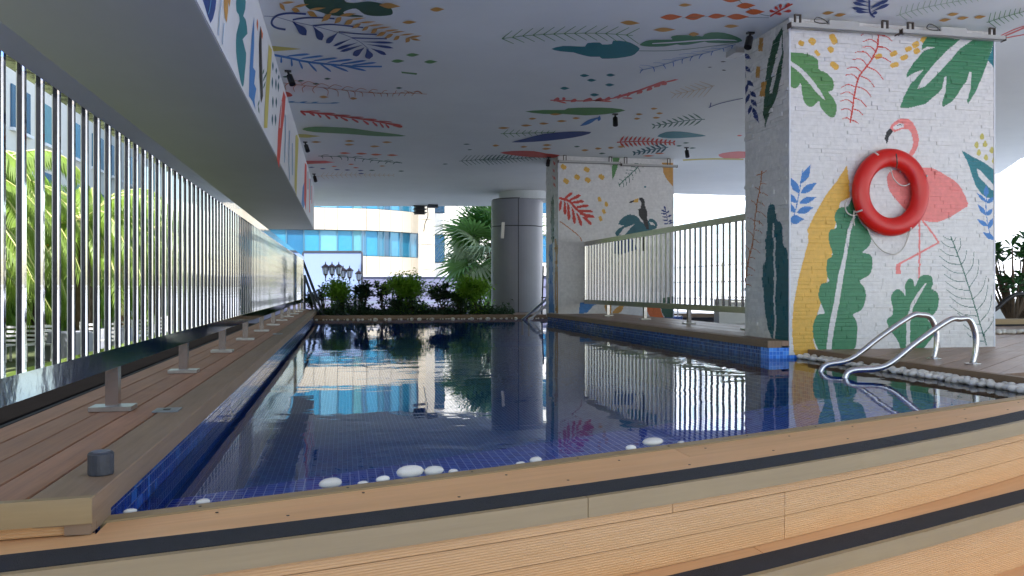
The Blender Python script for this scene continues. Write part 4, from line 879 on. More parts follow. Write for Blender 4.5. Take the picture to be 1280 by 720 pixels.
for pts in ([(280,315),(290,340),(300,370),(325,400),(355,415),(385,408),(410,395)], [(65,478),(35,505),(30,540),(45,570),(75,582),(110,572)], [(110,572),(150,640),(185,720),(240,780),(310,800),(360,760),(395,670)], [(80,555),(75,600),(82,640)], [(395,665),(380,690),(372,705)]):
    m = MB(); m.tube(catmull([fpt(x,y,.03) for x,y in pts], 5, False), .0055, 7); put('rope', m.mesh('rope', True), M['rope'], ringt, loc=(0,0,0))
m = MB(); m.tube([fpt(316,235,.14), fpt(320,262,.155), fpt(322,290,.14), fpt(318,312,.10)], .006, 7); put('hook', m.mesh('hook', True), M['bracket'], ringt, loc=(0,0,0))

# ------------------------------------------------------------------ grab rails at the pool ladder
def grab(label, yb, xbase, xw, zt, base=True, sc=1, lab='grab rails beside the pool'):
    t = thing('grab_rail', label, 'handrail', (xbase,yb,PF), lab)
    pts = [(xbase,yb,PF),(xbase+.025,yb,PF+.1),(xbase+.02,yb,PF+.22),(xbase-.03,yb,PF+.32),(xbase-.11,yb,zt),(xbase-.20,yb,zt-.012),(xbase-.45,yb,zt-.16),(xbase-.7,yb,zt-.325)]
    pts += [(xw+.05,yb,.05),(xw,yb,0),(xw-.005,yb,-.06),(xw+.02,yb,-.2),(xw+.05,yb,-.6)]
    m = MB(); m.tube(catmull(pts, 6, False), .021, 14); m.build('tube', M['steel2'], t, smooth=True)
    m = MB(); m.lathe([(.055,0),(.055,.006),(.024,.012),(.024,.02)], (xbase,yb,PF+.001), 20); m.build('flange', M['steel2'], t)
gA = on_z(1167,449,PF); gB = on_z(1216,455.5,PF)
gx = (gA.x+gB.x)/2
wA, wB = on_z(1019,463,0), on_z(1066,474,0)
grab('curved steel grab rail at the pool, the one farther from the steps', gA.y, gA.x, wA.x, .415)
grab('curved steel grab rail at the pool, the one nearer the steps', gB.y, gB.x, wB.x, .40)
# far ladder rails beside the column
for k, (u0, v0, u1, v1) in enumerate(((653,399,686,371.5),(661,400,688,377))):
    a, b = on_z(u0, v0+.5, 0), at(u1, v1, 16.0)
    t = thing('grab_rail', ['thin dark grab rail by the round column, upper of the pair','thin dark grab rail by the round column, lower of the pair'][k], 'handrail', tuple(a), 'far grab rails')
    m = MB(); m.tube([a+Vector((0,0,-.3)), a, a.lerp(b,.9), b+Vector((.06,0,0)), b+Vector((.14,.05,-.06)), b+Vector((.16,.1,-.35))], .024, 8); m.build('tube', mat('dull_steel', (.4,.4,.42), .3, 1), t, smooth=True)

# step ladder seen beside the far pillar
t0_ = at(681,360,19.0)
sl_ = thing('step_ladder', 'dark metal step ladder standing between the column and the far pillar', 'ladder', (t0_.x,t0_.y,PF-.05))
for du, top in ((-.07,1.02),(.17,1.0)):
    m = MB(); m.tube([(t0_.x+du,t0_.y,PF-.05),(t0_.x+.02+du*.4,t0_.y+.1,top+.1)], .018, 6); m.build('rail', M['black'], sl_)
for k in range(4):
    m = MB(); z = .15+k*.24; m.box(t0_.x-.08+.02*k,t0_.x+.2-.02*k,t0_.y-.0,t0_.y+.1,z,z+.025); m.build('step', M['black'], sl_)

# ------------------------------------------------------------------ pillar fixtures
def strip_light(label, u0, u1, y, z, box, brks, k=1.0):
    a, b = on_y(u0, 30, y).x, on_y(u1, 30, y).x
    t = thing('strip_light', label, 'light', ((a+b)/2,y,z), 'strip lights above the pillars')
    m = MB(); m.box(a,b,y-.03,y+.03,z-.014,z+.018); m.build('housing', M['fixture'], t)
    m = MB(); m.box(a+.02,b-.02,y-.018,y+.018,z-.026,z-.0145); m.build('tube_cover', mat('grey_diffuser', lin((120,120,116)), .3), t)
    for s_ in (a, b):
        m = MB(); m.box(s_-.006 if s_==a else s_,s_ if s_==a else s_+.006,y-.033,y+.033,z-.027,z+.02); m.build('end_cap', M['bracket'], t)
    if box:
        x0, x1 = on_y(box[0],30,y).x, on_y(box[1],30,y).x
        m = MB(); m.box(x0,x1,y-.026,y+.026,z+.0185,z+.062); m.build('ballast_box', M['fixture'], t)
        m = MB(); m.tube(catmull([(x0-.01,y-.02,z+.03),(x0-.05,y-.03,z+.055),(x0-.12,y-.03,z+.075),(x0-.15,y-.03,z+.04),(x0-.10,y-.03,z+.025),(x0-.03,y-.02,z+.03)],4,False), .004, 6); m.build('cable', M['black'], t)
    for u in brks:
        xx = on_y(u,25,y).x; br = MB(); zt = ZC-.003
        br.box(xx-.03,xx-.02,y-.012,y+.012,z+.0188,zt-.0085); br.box(xx+.02,xx+.03,y-.012,y+.012,z+.0188,zt-.0085); br.box(xx-.03,xx+.03,y-.0125,y+.0125,zt-.008,zt)
        br.build('bracket', M['bracket'], t)
yl = YP-.10
strip_light('left one of the two cream strip lights above the flamingo pillar', 987, 1121, yl, on_y(1054,36,yl).z, (1035,1072), (997,1106))
strip_light('right one of the two cream strip lights above the flamingo pillar', 1126, 1254, yl, on_y(1190,44,yl).z, (1174,1206), (1138,1240))
yl = Y2-.1
strip_light('left one of the two strip lights above the toucan pillar', 698, 775, yl, 2.885, None, (706,763))
strip_light('right one of the two strip lights above the toucan pillar', 777, 846, yl, 2.86, None, (782,836))

def spot(label, u, v, rot):
    p = on_z(u, v-6, ZC); k = 1.0
    t = thing('spotlight', label, 'spotlight', tuple(p), 'small black ceiling spotlights')
    m = MB(); m.box(p.x-.035,p.x+.035,p.y-.02,p.y+.02,ZC-.018,ZC-.002); m.build('mount', M['black'], t)
    d = Vector((math.sin(rot)*.5, -.35, -.8)).normalized()
    m = MB(); q = p+Vector((0,0,-.018)); m.tube([q, q+d*.05, q+d*.051, q+d*.17], [.012,.014,.034,.036], 12); m.build('lamp_head', M['black'], t, smooth=False)
for lab, u, v, r_ in (('black ceiling spotlight by the beam, nearest of three, above the blue leaf',360,94,.6),('black ceiling spotlight by the beam, middle of three',381.5,183,.5),('black ceiling spotlight by the beam, farthest of three',392.5,223,.4),
                      ('black ceiling spotlight in the middle of the ceiling near the blue sprig',769,148,-.2),('black ceiling spotlight just right of the far pillar top',858,190,-.1),('black ceiling spotlight at the left top corner of the toucan pillar',686,202,-.4),('black spotlight beside the top of the flamingo pillar',938,46,-.7)):
    spot(lab, u, v, r_)
p = on_z(919,62,ZC); t = thing('junction_box', 'small grey box on the ceiling beside the flamingo pillar', 'box', tuple(p)); m = MB(); m.box(p.x-.05,p.x+.05,p.y-.1,p.y+.1,ZC-.06,ZC-.002); m.build('body', M['fixture'], t); m = MB(); m.box(p.x-.045,p.x+.045,p.y-.112,p.y-.1005,ZC-.055,ZC-.01); m.build('cover', mat('grey_cover', lin((150,148,142)), .4), t)
# projector lamp hanging at the far ceiling edge
p = at(525,262,24.3)
t = thing('floodlight', 'black floodlight box hanging under the far ceiling edge', 'floodlight', (p.x,p.y,ZC))
m = MB(); m.prism([(p.x-.12,p.y-.1),(p.x+.12,p.y-.1),(p.x+.16,p.y+.1),(p.x-.16,p.y+.1)], p.z-.14, p.z+.16); m.build('body', M['black'], t)
for k in range(3): m = MB(); m.box(p.x-.19,p.x+.19,p.y-.13,p.y+.12,p.z+.1-.1*k,p.z+.125-.1*k); m.build('fin', M['black'], t)
m = MB(); m.box(p.x-.03,p.x+.03,p.y-.03,p.y+.03,p.z+.16,ZC-.001); m.build('hanger', M['black'], t)
m = MB(); q = at(534,258,24.3); m.tube(catmull([(q.x,q.y,2.99),(q.x+.02,q.y,2.7),(q.x-.06,q.y,2.5),(q.x-.1,q.y,2.25)],4,False), .012, 5); m.build('cable', M['black'], t)
p = at(541,258,24.0); t = thing('ceiling_camera', 'small grey camera housing at the far ceiling edge beside the floodlight', 'camera', (p.x,p.y,ZC)); m = MB(); m.box(p.x-.14,p.x+.14,p.y-.1,p.y+.1,p.z-.04,p.z+.05); m.build('body', M['frame'], t); m = MB(); m.box(p.x-.02,p.x+.02,p.y-.02,p.y+.02,p.z+.05,ZC-.001); m.build('hanger', M['frame'], t)

# ------------------------------------------------------------------ small things on the left deck
p = on_z(126,594,D)
t = thing('rubber_stop', 'short black rubber cylinder standing on the left deck edge', 'stopper', (p.x,p.y,D+.002))
m = MB(); m.lathe([(.029,.001),(.03,.004),(.03,.052),(.027,.056)], (p.x,p.y,D+.002), 28); m.build('body', M['puck'], t, smooth=False)
m = MB(); m.lathe([(.022,.0562),(.022,.0585)], (p.x,p.y,D+.002), 24); m.build('cap', mat('grey_rubber_top', lin((92,94,104)), .4), t)
for lab, u, v, s_ in (('small grey metal cover plate set in the left deck, nearest one',209,514,1),('small grey metal cover plate set in the left deck, farther one',347,418,1.3)):
    p = on_z(u, v, D); t = thing('cover_plate', lab, 'cover plate', (p.x,p.y,D), 'cover plates in the left deck')
    m = MB(); m.box(p.x-.045,p.x+.045,p.y-.05*s_,p.y+.05*s_,D+.0025,D+.007); m.build('plate', mat('plate_grey', lin((128,134,138)), .4, .3), t)
    m = MB(); m.box(p.x-.012,p.x+.012,p.y-.012,p.y+.012,D+.0072,D+.009); m.build('keyhole', M['black'], t)
for k, (u0,v0,u1,v1) in enumerate(((377,322,405,396),(381,345,398,394))):
    a, b = at(u0,v0,18.5), at(u1,v1,16.9)
    t = thing('stair_rail', ['long black slanting rail past the end of the left railing','shorter dark slanting rail past the end of the left railing'][k], 'handrail', tuple(b), 'slanting rails at the left railing end')
    m = MB(); m.tube([a, b], .03, 8); m.build('bar', M['frame'], t)
    m = MB(); m.tube([a, (a.x,a.y,-.2)], .022, 8); m.build('upright', M['frame'], t)

# ------------------------------------------------------------------ pebbles
ico = []
for k in range(5):
    b = bmesh.new(); bmesh.ops.create_icosphere(b, subdivisions=2, radius=1)
    for v in b.verts:
        n = v.co.copy(); f = 1+.07*math.sin(2*n.x+k)+.05*math.cos(2.5*n.y+2*k); v.co = Vector((n.x*1.15*f, n.y*.85*f, n.z*.62*f))
    me = bpy.data.meshes.new('pebble'); b.to_mesh(me); b.free(); me.polygons.foreach_set('use_smooth', [True]*len(me.polygons)); me.materials.append(M['pebble']); ico.append(me)
def pebble(x, y, z, r_, label, group):
    o = put('pebble', random.choice(ico), None, None, loc=(x,y,z), rot=(random.uniform(-.25,.25),random.uniform(-.25,.25),random.uniform(0,6.3)), label=label, category='pebble', group=group)
    o.scale = (r_,r_,r_); return o
y = 3.95
while y < YP-.03:
    r_ = random.uniform(.026,.038); pebble(XR2+.04+random.uniform(-.014,.014), y, .016, r_, 'white rounded pebble in the row between the pool and the right deck', 'pebbles along the right pool edge')
    y += r_*1.85
    if random.random() < .75: pebble(XR2+.09+random.uniform(-.008,.008), y, .028, random.uniform(.022,.032), 'white rounded pebble in the row between the pool and the right deck', 'pebbles along the right pool edge')
x = XL+.05
while x < 4.0:
    r_ = random.choice((.014,.018,.018,.022,.03,.045)); pebble(x, YF+.22+random.uniform(-.03,.03), .004, r_, 'small pale pebble on the far pool edge below the shrubs', 'pebbles along the far pool edge'); x += r_*random.uniform(2,5)
near = [(412,609,14,'white pebble at the near pool edge, alone left of the larger pair'),(453,607,7,'small flat white pebble left of the biggest near pebble'),(478,604,9,'low white pebble just left of the biggest near pebble'),(513,597,18,'biggest white pebble at the near pool edge'),(543,594,13,'second biggest white pebble, touching the biggest one'),(566,594,7,'little white pebble at the right end of the near cluster'),
        (650,582,6,'flat white sliver of pebble left of the pair mid edge'),(669,579,9,'white pebble standing mid way along the near edge'),(789,562,8,'round white pebble right of the middle of the near edge'),(817,558.5,15,'long flat white pebble right of the middle of the near edge'),(851,555,4,'tiny white pebble at the right of the near edge'),(253,629,8,'white pebble nearest the left corner of the pool'),(163,640,5,'tiny white pebble in the left corner of the pool')]
for u, v, hw, lab in near:
    p = on_z(u, v+2, .078); r_ = max(hw/FOC*p.length/1.1, .014); y = BC(p.x)+.012+r_*.8
    p = on_y(u, v, y); o = pebble(p.x, y, .068+r_*.5, r_, lab, 'pebbles at the near pool edge'); o.scale = (r_, r_*.8, r_*(.6 if 'flat' in lab else .85)); o.rotation_euler = (0,0,.37)
for k in range(16):
    p = on_z(1247+k*3+random.uniform(-1,1), 417+random.uniform(-1,1), PF); pebble(p.x, p.y, PF+.025, random.uniform(.035,.05), 'small pebble below the pale kerb at the right edge', 'pebbles by the right kerb')

# ------------------------------------------------------------------ background building with curved front
def xy(u, d): p = at(u, 360, d); return Vector((p.x, p.y))
glassm = [mat('window_glass_'+n_, lin(c), .08, .0, spec=1.0, noise=.12, nscale=1.2, coat=.5) for n_, c in (('cyan',(52,128,160)),('teal',(40,104,130)),('blue',(36,98,134)),('pale',(96,152,176)),('deep',(28,80,112)),('mint',(84,140,150)))]
clad = mat('cream_cladding', lin((184,174,156)), .5, noise=.03, nscale=2, rnd=.03)
frm = mat('window_frame', lin((70,110,130)), .4)
def dep(u): return 50+2*(u-300)/145 if u < 445 else 52+3*((u-445)/78)**1.6
def facade(root, us_p, us_w, bands, dp, cols):
    for kind, z0, z1 in bands:
        us = us_p if kind == 'panel' else us_w
        for i in range(len(us)-1):
            a, b = xy(us[i], dp(us[i])), xy(us[i+1], dp(us[i+1])); d = (b-a).normalized(); n = Vector((d.y,-d.x)); L = (b-a).length; c = (a+b)/2
            m = MB()
            if kind == 'panel':
                m.obox((c.x,c.y,(z0+z1)/2), (d.x*(L/2-.012),d.y*(L/2-.012),0), (n.x*.05,n.y*.05,0), (0,0,(z1-z0)/2-.012)); m.build('panel', clad, root)
            else:
                c2 = c-n*.16
                m.obox((c2.x,c2.y,(z0+z1)/2), (d.x*(L/2-.035),d.y*(L/2-.035),0), (n.x*.02,n.y*.02,0), (0,0,(z1-z0)/2-.03)); m.build('pane', glassm[cols[i % len(cols)]], root)
                m = MB(); c3 = a-n*.12; m.obox((c3.x,c3.y,(z0+z1)/2), (d.x*.03,d.y*.03,0), (n.x*.05,n.y*.05,0), (0,0,(z1-z0)/2-.01)); m.build('mullion', frm, root)
bt = thing('curved_building', 'cream clad building with curved front and bands of blue windows', 'building', (8,52,-1.3))
usp = [250,275,300,322,345,368,392,406,421.6,441,458,474,488,502,514,524.5]
usw = [250,280,305,337,358,380,399.7,422,441,452.4,457.5,473.5,481,489,501,513.6,523]
bands = [('panel',-1.3,.9),('panel',.9,2.6),('pane',2.6,4.19),('panel',4.19,5.55),('pane',5.55,7.5),('panel',7.5,9.6),('pane',9.6,11.4),('panel',11.4,13.6),('pane',13.6,15.4),('panel',15.4,18)]
facade(bt, usp, usw, bands, dep, [2,0,3,0,2,0,3,0,5,2,0,1,4,0,1,0])
m = MB(); pl = [xy(u, dep(u)+.5) for u in usp]+[xy(524.5, 70), xy(250, 70)]; m.prism([(p.x,p.y) for p in pl][::-1], -1.3, 18); m.build('core', mat('building_core', lin((90,110,125)), .6), bt)
for i, z in enumerate((-.6,1.0,2.6,4.2,5.8,7.4,9,10.6,12.2,13.8,15.4)):
    a, b = xy(525.5, 53.8), xy(541, 54.6); d = (b-a).normalized(); n = Vector((d.y,-d.x)); c = (a+b)/2
    m = MB(); m.obox((c.x,c.y,z), (d.x*.39,d.y*.39,0), (n.x*.35,n.y*.35,0), (0,0,.788)); m.build('pier_panel', clad, bt)
bw = thing('wing_building', 'bright cream wing with small square blue windows behind the fan palm', 'building', (16,58,-1.3))
dpw = lambda u: 56.0
clad2 = mat('bright_cladding', lin((225,222,214)), .5, noise=.02, rnd=.02)
uu = [542,556,572,590,608,626,644,662,676,692,708,724]
rows = [(-1.3,2.3),(2.3,4.2),(4.2,5.6),(5.6,7.4),(7.4,9.4),(9.4,11.2),(11.2,14)]
for i in range(len(uu)-1):
    a, b = xy(uu[i],56), xy(uu[i+1],56); d = (b-a).normalized(); n = Vector((d.y,-d.x)); c = (a+b)/2; L = (b-a).length
    for j, (z0, z1) in enumerate(rows):
        m = MB(); isw = j in (1,3,5) and i in (0,5,8)
        if isw:
            c2 = c-n*.1; m.obox((c2.x,c2.y,(z0+z1)/2), (d.x*(L/2-.04),d.y*(L/2-.04),0), (n.x*.02,n.y*.02,0), (0,0,(z1-z0)/2-.04)); m.build('window', glassm[2 if j == 1 else 4], bw)
            m = MB(); m.obox((c2.x,c2.y,(z0+z1)/2+.2), (d.x*(L/2-.04),d.y*(L/2-.04),0), (n.x*.05,n.y*.05,0), (0,0,.03)); m.build('transom', frm, bw)
        else: m.obox((c.x,c.y,(z0+z1)/2), (d.x*(L/2-.01),d.y*(L/2-.01),0), (n.x*.05,n.y*.05,0), (0,0,(z1-z0)/2-.01)); m.build('panel', clad2, bw)
a, b = xy(542,56.4), xy(724,56.4); a2_, b2_ = xy(542,70), xy(724,70); m = MB(); m.prism([tuple(a),tuple(b),tuple(b2_),tuple(a2_)], -1.3, 14); m.build('core', mat('wing_core', lin((120,130,138)), .6), bw)
# lilac wall and ledge below the building
a, b = xy(300,36.5), xy(700,36.5); d = (b-a).normalized(); n = Vector((d.y,-d.x)); L = (b-a).length
gw = thing('garden_wall', 'long smooth lilac grey wall behind the shrubs', 'wall', (a.x,a.y,-1.3)); c = (a+b)/2
m = MB(); m.obox((c.x,c.y,-.1), (d.x*L/2,d.y*L/2,0), (n.x*.1,n.y*.1,0), (0,0,1.2)); m.build('wall_body', mat('lilac_render', lin((104,106,132)), .7, noise=.06, nscale=.7), gw)
m = MB(); m.obox((c.x,c.y,1.14), (d.x*L/2,d.y*L/2,0), (n.x*.16,n.y*.16,0), (0,0,.035)); m.build('wall_cap', mat('pale_cap', lin((170,172,190)), .6), gw)
m = MB(); c2 = c+n*.6; m.obox((c2.x,c2.y,.0), (d.x*L/2,d.y*L/2,0), (n.x*.3,n.y*.3,0), (0,0,.05)); m.build('ledge', mat('ledge_white', lin((104,112,128)), .6), gw)
# screen board
a, b = xy(379.5,33), xy(452,33); d = (b-a).normalized(); n = Vector((d.y,-d.x)); L = (b-a).length; c = (a+b)/2
z0, z1 = CH+(360-373)*33/FOC, CH+(360-315.5)*33/FOC
sb = thing('screen_board', 'large blank pale blue board with thin dark frame behind the street lamps', 'board', (c.x,c.y,-1.3))
m = MB(); m.obox((c.x,c.y,(z0+z1)/2), (d.x*L/2,d.y*L/2,0), (n.x*.03,n.y*.03,0), (0,0,(z1-z0)/2)); m.build('board_face', mat('board_blue', lin((128,146,186)), .5, noise=.02), sb)
for s_ in (-1, 1):
    e = c+d*(s_*(L/2+.02)); m = MB(); m.obox((e.x,e.y,(z1-1.3)/2), (d.x*.03,d.y*.03,0), (n.x*.06,n.y*.06,0), (0,0,(z1+1.3)/2)); m.build('frame_post', M['frame'], sb)
for zz in (z0-.03, z1+.03):
    m = MB(); m.obox((c.x,c.y,zz), (d.x*L/2,d.y*L/2,0), (n.x*.058,n.y*.058,0), (0,0,.035)); m.build('frame_bar', M['frame'], sb)
# street lamps
copper = mat('copper_brown', lin((56,38,36)), .45, .3); lglass = mat('lantern_glass', lin((190,200,215)), .15, spec=.8); polem = mat('lamp_pole_black', lin((36,34,38)), .5)
def lantern(t, x, y, z, s=1.0):
    m = MB(); m.lathe([(.02*s,-.27*s),(.035*s,-.24*s),(.02*s,-.22*s),(.075*s,-.15*s),(.08*s,-.13*s)], (x,y,z), 6); h = m.build('lantern', copper, t)
    m = MB(); m.lathe([(.075*s,-.129*s),(.115*s,.10*s)], (x,y,z), 6); m.build('glass', lglass, h, local=True, loc=(0,0,0))
    m = MB(); m.lathe([(.15*s,.10*s),(.155*s,.125*s),(.07*s,.2*s),(.03*s,.215*s),(.02*s,.25*s),(.012*s,.31*s)], (x,y,z), 6); m.build('roof', copper, h, local=True, loc=(0,0,0))
    for k in range(6):
        a_ = math.pi*k/3; m = MB(); m.tube([(x+.078*s*math.cos(a_),y+.078*s*math.sin(a_),z-.13*s),(x+.118*s*math.cos(a_),y+.118*s*math.sin(a_),z+.1*s)], .009*s, 4); m.build('glazing_bar', copper, h, local=True, loc=(0,0,0))
for lab, u, heads, dd, hv in (('leftmost street lamp with three copper lanterns before the pale board',415,(-8,0,8.5),28,338),('middle street lamp with two copper lanterns before the pale board',430,(-1,7),30,342),('rightmost street lamp with one copper lantern at the edge of the pale board',444,(4.5,),31,345.5)):
    b = xy(u, dd); t = thing('street_lamp', lab, 'street lamp', (b.x,b.y,-1.3), 'old style street lamps')
    hz = CH+(360-hv)*dd/FOC
    m = MB(); m.lathe([(.11,0),(.11,.15),(.06,.3),(.045,.5),(.035,hz+.7),(.05,hz+.75),(.03,hz+.8),(.03,hz+1.0)], (b.x,b.y,-1.3), 10); m.build('pole', polem, t, smooth=False)
    for h_ in heads:
        q = xy(u+h_, dd-.12); lantern(t, q.x, q.y, hz, .92)
        if abs(h_) > 2:
            mid = (b+q)/2; m = MB(); m.tube(catmull([(b.x,b.y,hz-.42),(mid.x,mid.y,hz-.34),(q.x,q.y,hz-.36),(q.x,q.y,hz-.24)],4,False), .014, 6); m.build('arm', polem, t)

# ------------------------------------------------------------------ plants
gr = lambda n, c, tr=.35: mat(n, lin(c), .45, noise=.25, nscale=3, trans=tr)
G = dict(light=gr('leaf_light', (118,160,48)), mid=gr('leaf_mid', (58,98,38)), dark=gr('leaf_dark', (48,74,46), .15), gloss=gr('leaf_gloss', (44,84,36), .2), palm=gr('palm_green', (96,136,66), .3), silver=gr('palm_silver', (166,182,150), .3), date=gr('date_green', (116,142,54), .35))
bark = mat('bark', lin((92,76,60)), .9, noise=.3, nscale=8, bump=.8, bscale=25)
def leaf_quad(m, p, d, up, L, W, fold=.15):
    d = d.normalized(); s = d.cross(up)
    if s.length < 1e-3: s = d.cross(Vector((1,0,0)))
    s.normalize(); nn = s.cross(d)
    a = p; b = p+d*L*.45+s*W*.5+nn*W*fold; c = p+d*L-nn*L*.08; e = p+d*L*.45-s*W*.5+nn*W*fold
    m.add([a,b,c,e], [(0,1,2),(0,2,3)])
def shrub(label, base, rx, h, n, L, W, mt, sparse=0, group='shrubs behind the far pool edge', stems=6):
    t = thing('shrub', label, 'shrub', tuple(base), group)
    rnd = random.Random(label); st = MB(); lv = MB(); tips = []
    for k in range(stems):
        a = rnd.uniform(0, 6.3); q = [Vector((0,0,0)), Vector((math.cos(a)*rx*.3, math.sin(a)*rx*.3, h*.4)), Vector((math.cos(a)*rx*rnd.uniform(.4,.95), math.sin(a)*rx*rnd.uniform(.4,.95), h*rnd.uniform(.68,1.0)))]
        if k == 0: q[2] = Vector((.02,.0,h))
        st.tube(catmull([tuple(v) for v in q], 3, False), [.014]*3+[.010]*2+[.006]*2, 5); tips.append(q)
        for j in range(3):
            f = rnd.uniform(.35,.9); b = q[1].lerp(q[2], f); e = b+Vector((rnd.uniform(-1,1)*rx*.5, rnd.uniform(-1,1)*rx*.4, rnd.uniform(.0,.25)*h)); st.tube([b, e], [.006,.004], 4); tips.append([b, b.lerp(e,.5), e])
    put('stems', st.mesh('stems'), bark, t, loc=(0,0,0))
    for k in range(n):
        q = rnd.choice(tips); f = rnd.random(); b = q[1].lerp(q[2], f) if rnd.random() < .62 else q[0].lerp(q[1], f)+Vector((rnd.gauss(0,rx*.4),rnd.gauss(0,rx*.3),0))
        sp = rx*(.10 if sparse else .22); b = b+Vector((rnd.gauss(0,sp), rnd.gauss(0,sp), rnd.gauss(0,sp*.8)))
        if b.z < .02: b.z = rnd.uniform(.02,.2)
        d = Vector((rnd.uniform(-1,1), rnd.uniform(-1,1), rnd.uniform(-.3,.9)))
        leaf_quad(lv, b, d, Vector((rnd.uniform(-.3,.3),rnd.uniform(-.3,.3),1)), L*rnd.uniform(.7,1.2), W)
    put('foliage', lv.mesh('foliage'), mt, t, loc=(0,0,0)); return t
def sh(label, u, d, vtop, wpx, n, L, W, mt, sp=0):
    b = xy(u, d); shrub(label, Vector((b.x,b.y,.03)), wpx*d/FOC/2, CH+(360-vtop)*d/FOC-.03, n, L, W, mt, sp)
sh('dark low shrub at the left end of the far planter', 392, 18.0, 366, 22, 420, .09,.05, G['dark'])
sh('dark thin upright shrub between the left end shrub and the bright one', 404, 18.6, 358, 14, 260, .08,.045, G['dark'], 1)
sh('bright green bushy shrub in front of the street lamps', 426, 17.9, 354, 36, 2600, .075,.04, G['light'])
sh('very dark leafy shrub just right of the bright one by the lamps', 455, 18.0, 358, 26, 620, .10,.065, G['dark'], 1)
sh('sparse dark shrub with open twigs against the lilac wall', 479, 18.2, 355, 22, 330, .10,.065, G['dark'], 1)
sh('large bright green shrub in the middle of the far planter', 515, 17.8, 348, 50, 4200, .075,.042, G['light'])
sh('dark purple green shrub right of the large middle shrub', 552, 18.0, 355, 34, 800, .10,.06, G['dark'], 1)
sh('low mid green shrub under the fan palm', 574, 18.0, 364, 26, 1000, .08,.045, G['mid'])
sh('bushy green shrub beside the round column', 597, 17.8, 350, 36, 3200, .075,.042, G['light'])
sh('low dark shrub filling the gap left of the middle shrub', 494, 17.7, 375, 26, 500, .08,.05, G['dark'])

def fan_palm():
    p = at(616, 318, 27.5); t = thing('fan_palm', 'fan palm with silvery green leaves behind the round column', 'palm tree', (p.x,p.y,-1.3))
    m = MB(); m.lathe([(.3,0),(.24,.3),(.2,1.5),(.22,p.z+1.3-.1),(.12,p.z+1.3+.35)], (0,0,0), 12)
    put('trunk', m.mesh('trunk'), bark, t, loc=(0,0,0))
    rnd = random.Random(3)
    def fan(mt_seed, L, n=26, droop=.25, spread=2.2):
        r2 = random.Random(mt_seed); m = MB(); pet = .95
        m.tube([(0,0,0),(pet*.5,0,.05),(pet,0,0)], [.018,.014,.01], 5)
        for k in range(n):
            a = -spread+2*spread*k/(n-1); l = L*(.72+.28*math.cos(a*.75))*r2.uniform(.92,1.05); w = L*.05
            d = Vector((math.cos(a)*.98, math.sin(a), .0)).normalized(); s = Vector((-d.y,d.x,0)); b = Vector((pet,0,0)); z = (.03 if k % 2 else -.02)
            q0 = b; q1 = b+d*l*.45; q2 = b+d*l*.8+Vector((0,0,-l*droop*.35)); q3 = b+d*l+Vector((0,0,-l*droop*r2.uniform(.8,1.5)))
            m.add([q0+Vector((0,0,z)), q1-s*w*.9+Vector((0,0,z)), q1+s*w*.9-Vector((0,0,z)), q2-s*w*.45, q2+s*w*.45, q3], [(0,1,2),(1,3,4,2),(3,5,4)])
        return m.mesh('frond')
    ms = [(fan(1,1.15),G['palm']),(fan(2,1.05,24,.4),G['silver']),(fan(3,1.2,26,.15),G['palm']),(fan(4,1.0,22,.9),G['silver']),(fan(5,1.1,24,.3),G['mid'])]
    for me, g_ in ms: me.materials.append(g_)
    for k in range(58):
        me = ms[k % 5][0]; el = math.sin(R(rnd.uniform(-55,80))); el = math.asin(el); az = rnd.uniform(0, 6.28)
        o = put('frond', me, None, t, loc=(0,0,p.z+1.3+rnd.uniform(-.25,.3))); o.rotation_euler = (rnd.uniform(-.9,.9), -el, az); s_ = rnd.uniform(.85,1.15); o.scale = (s_,s_,s_)
fan_palm()
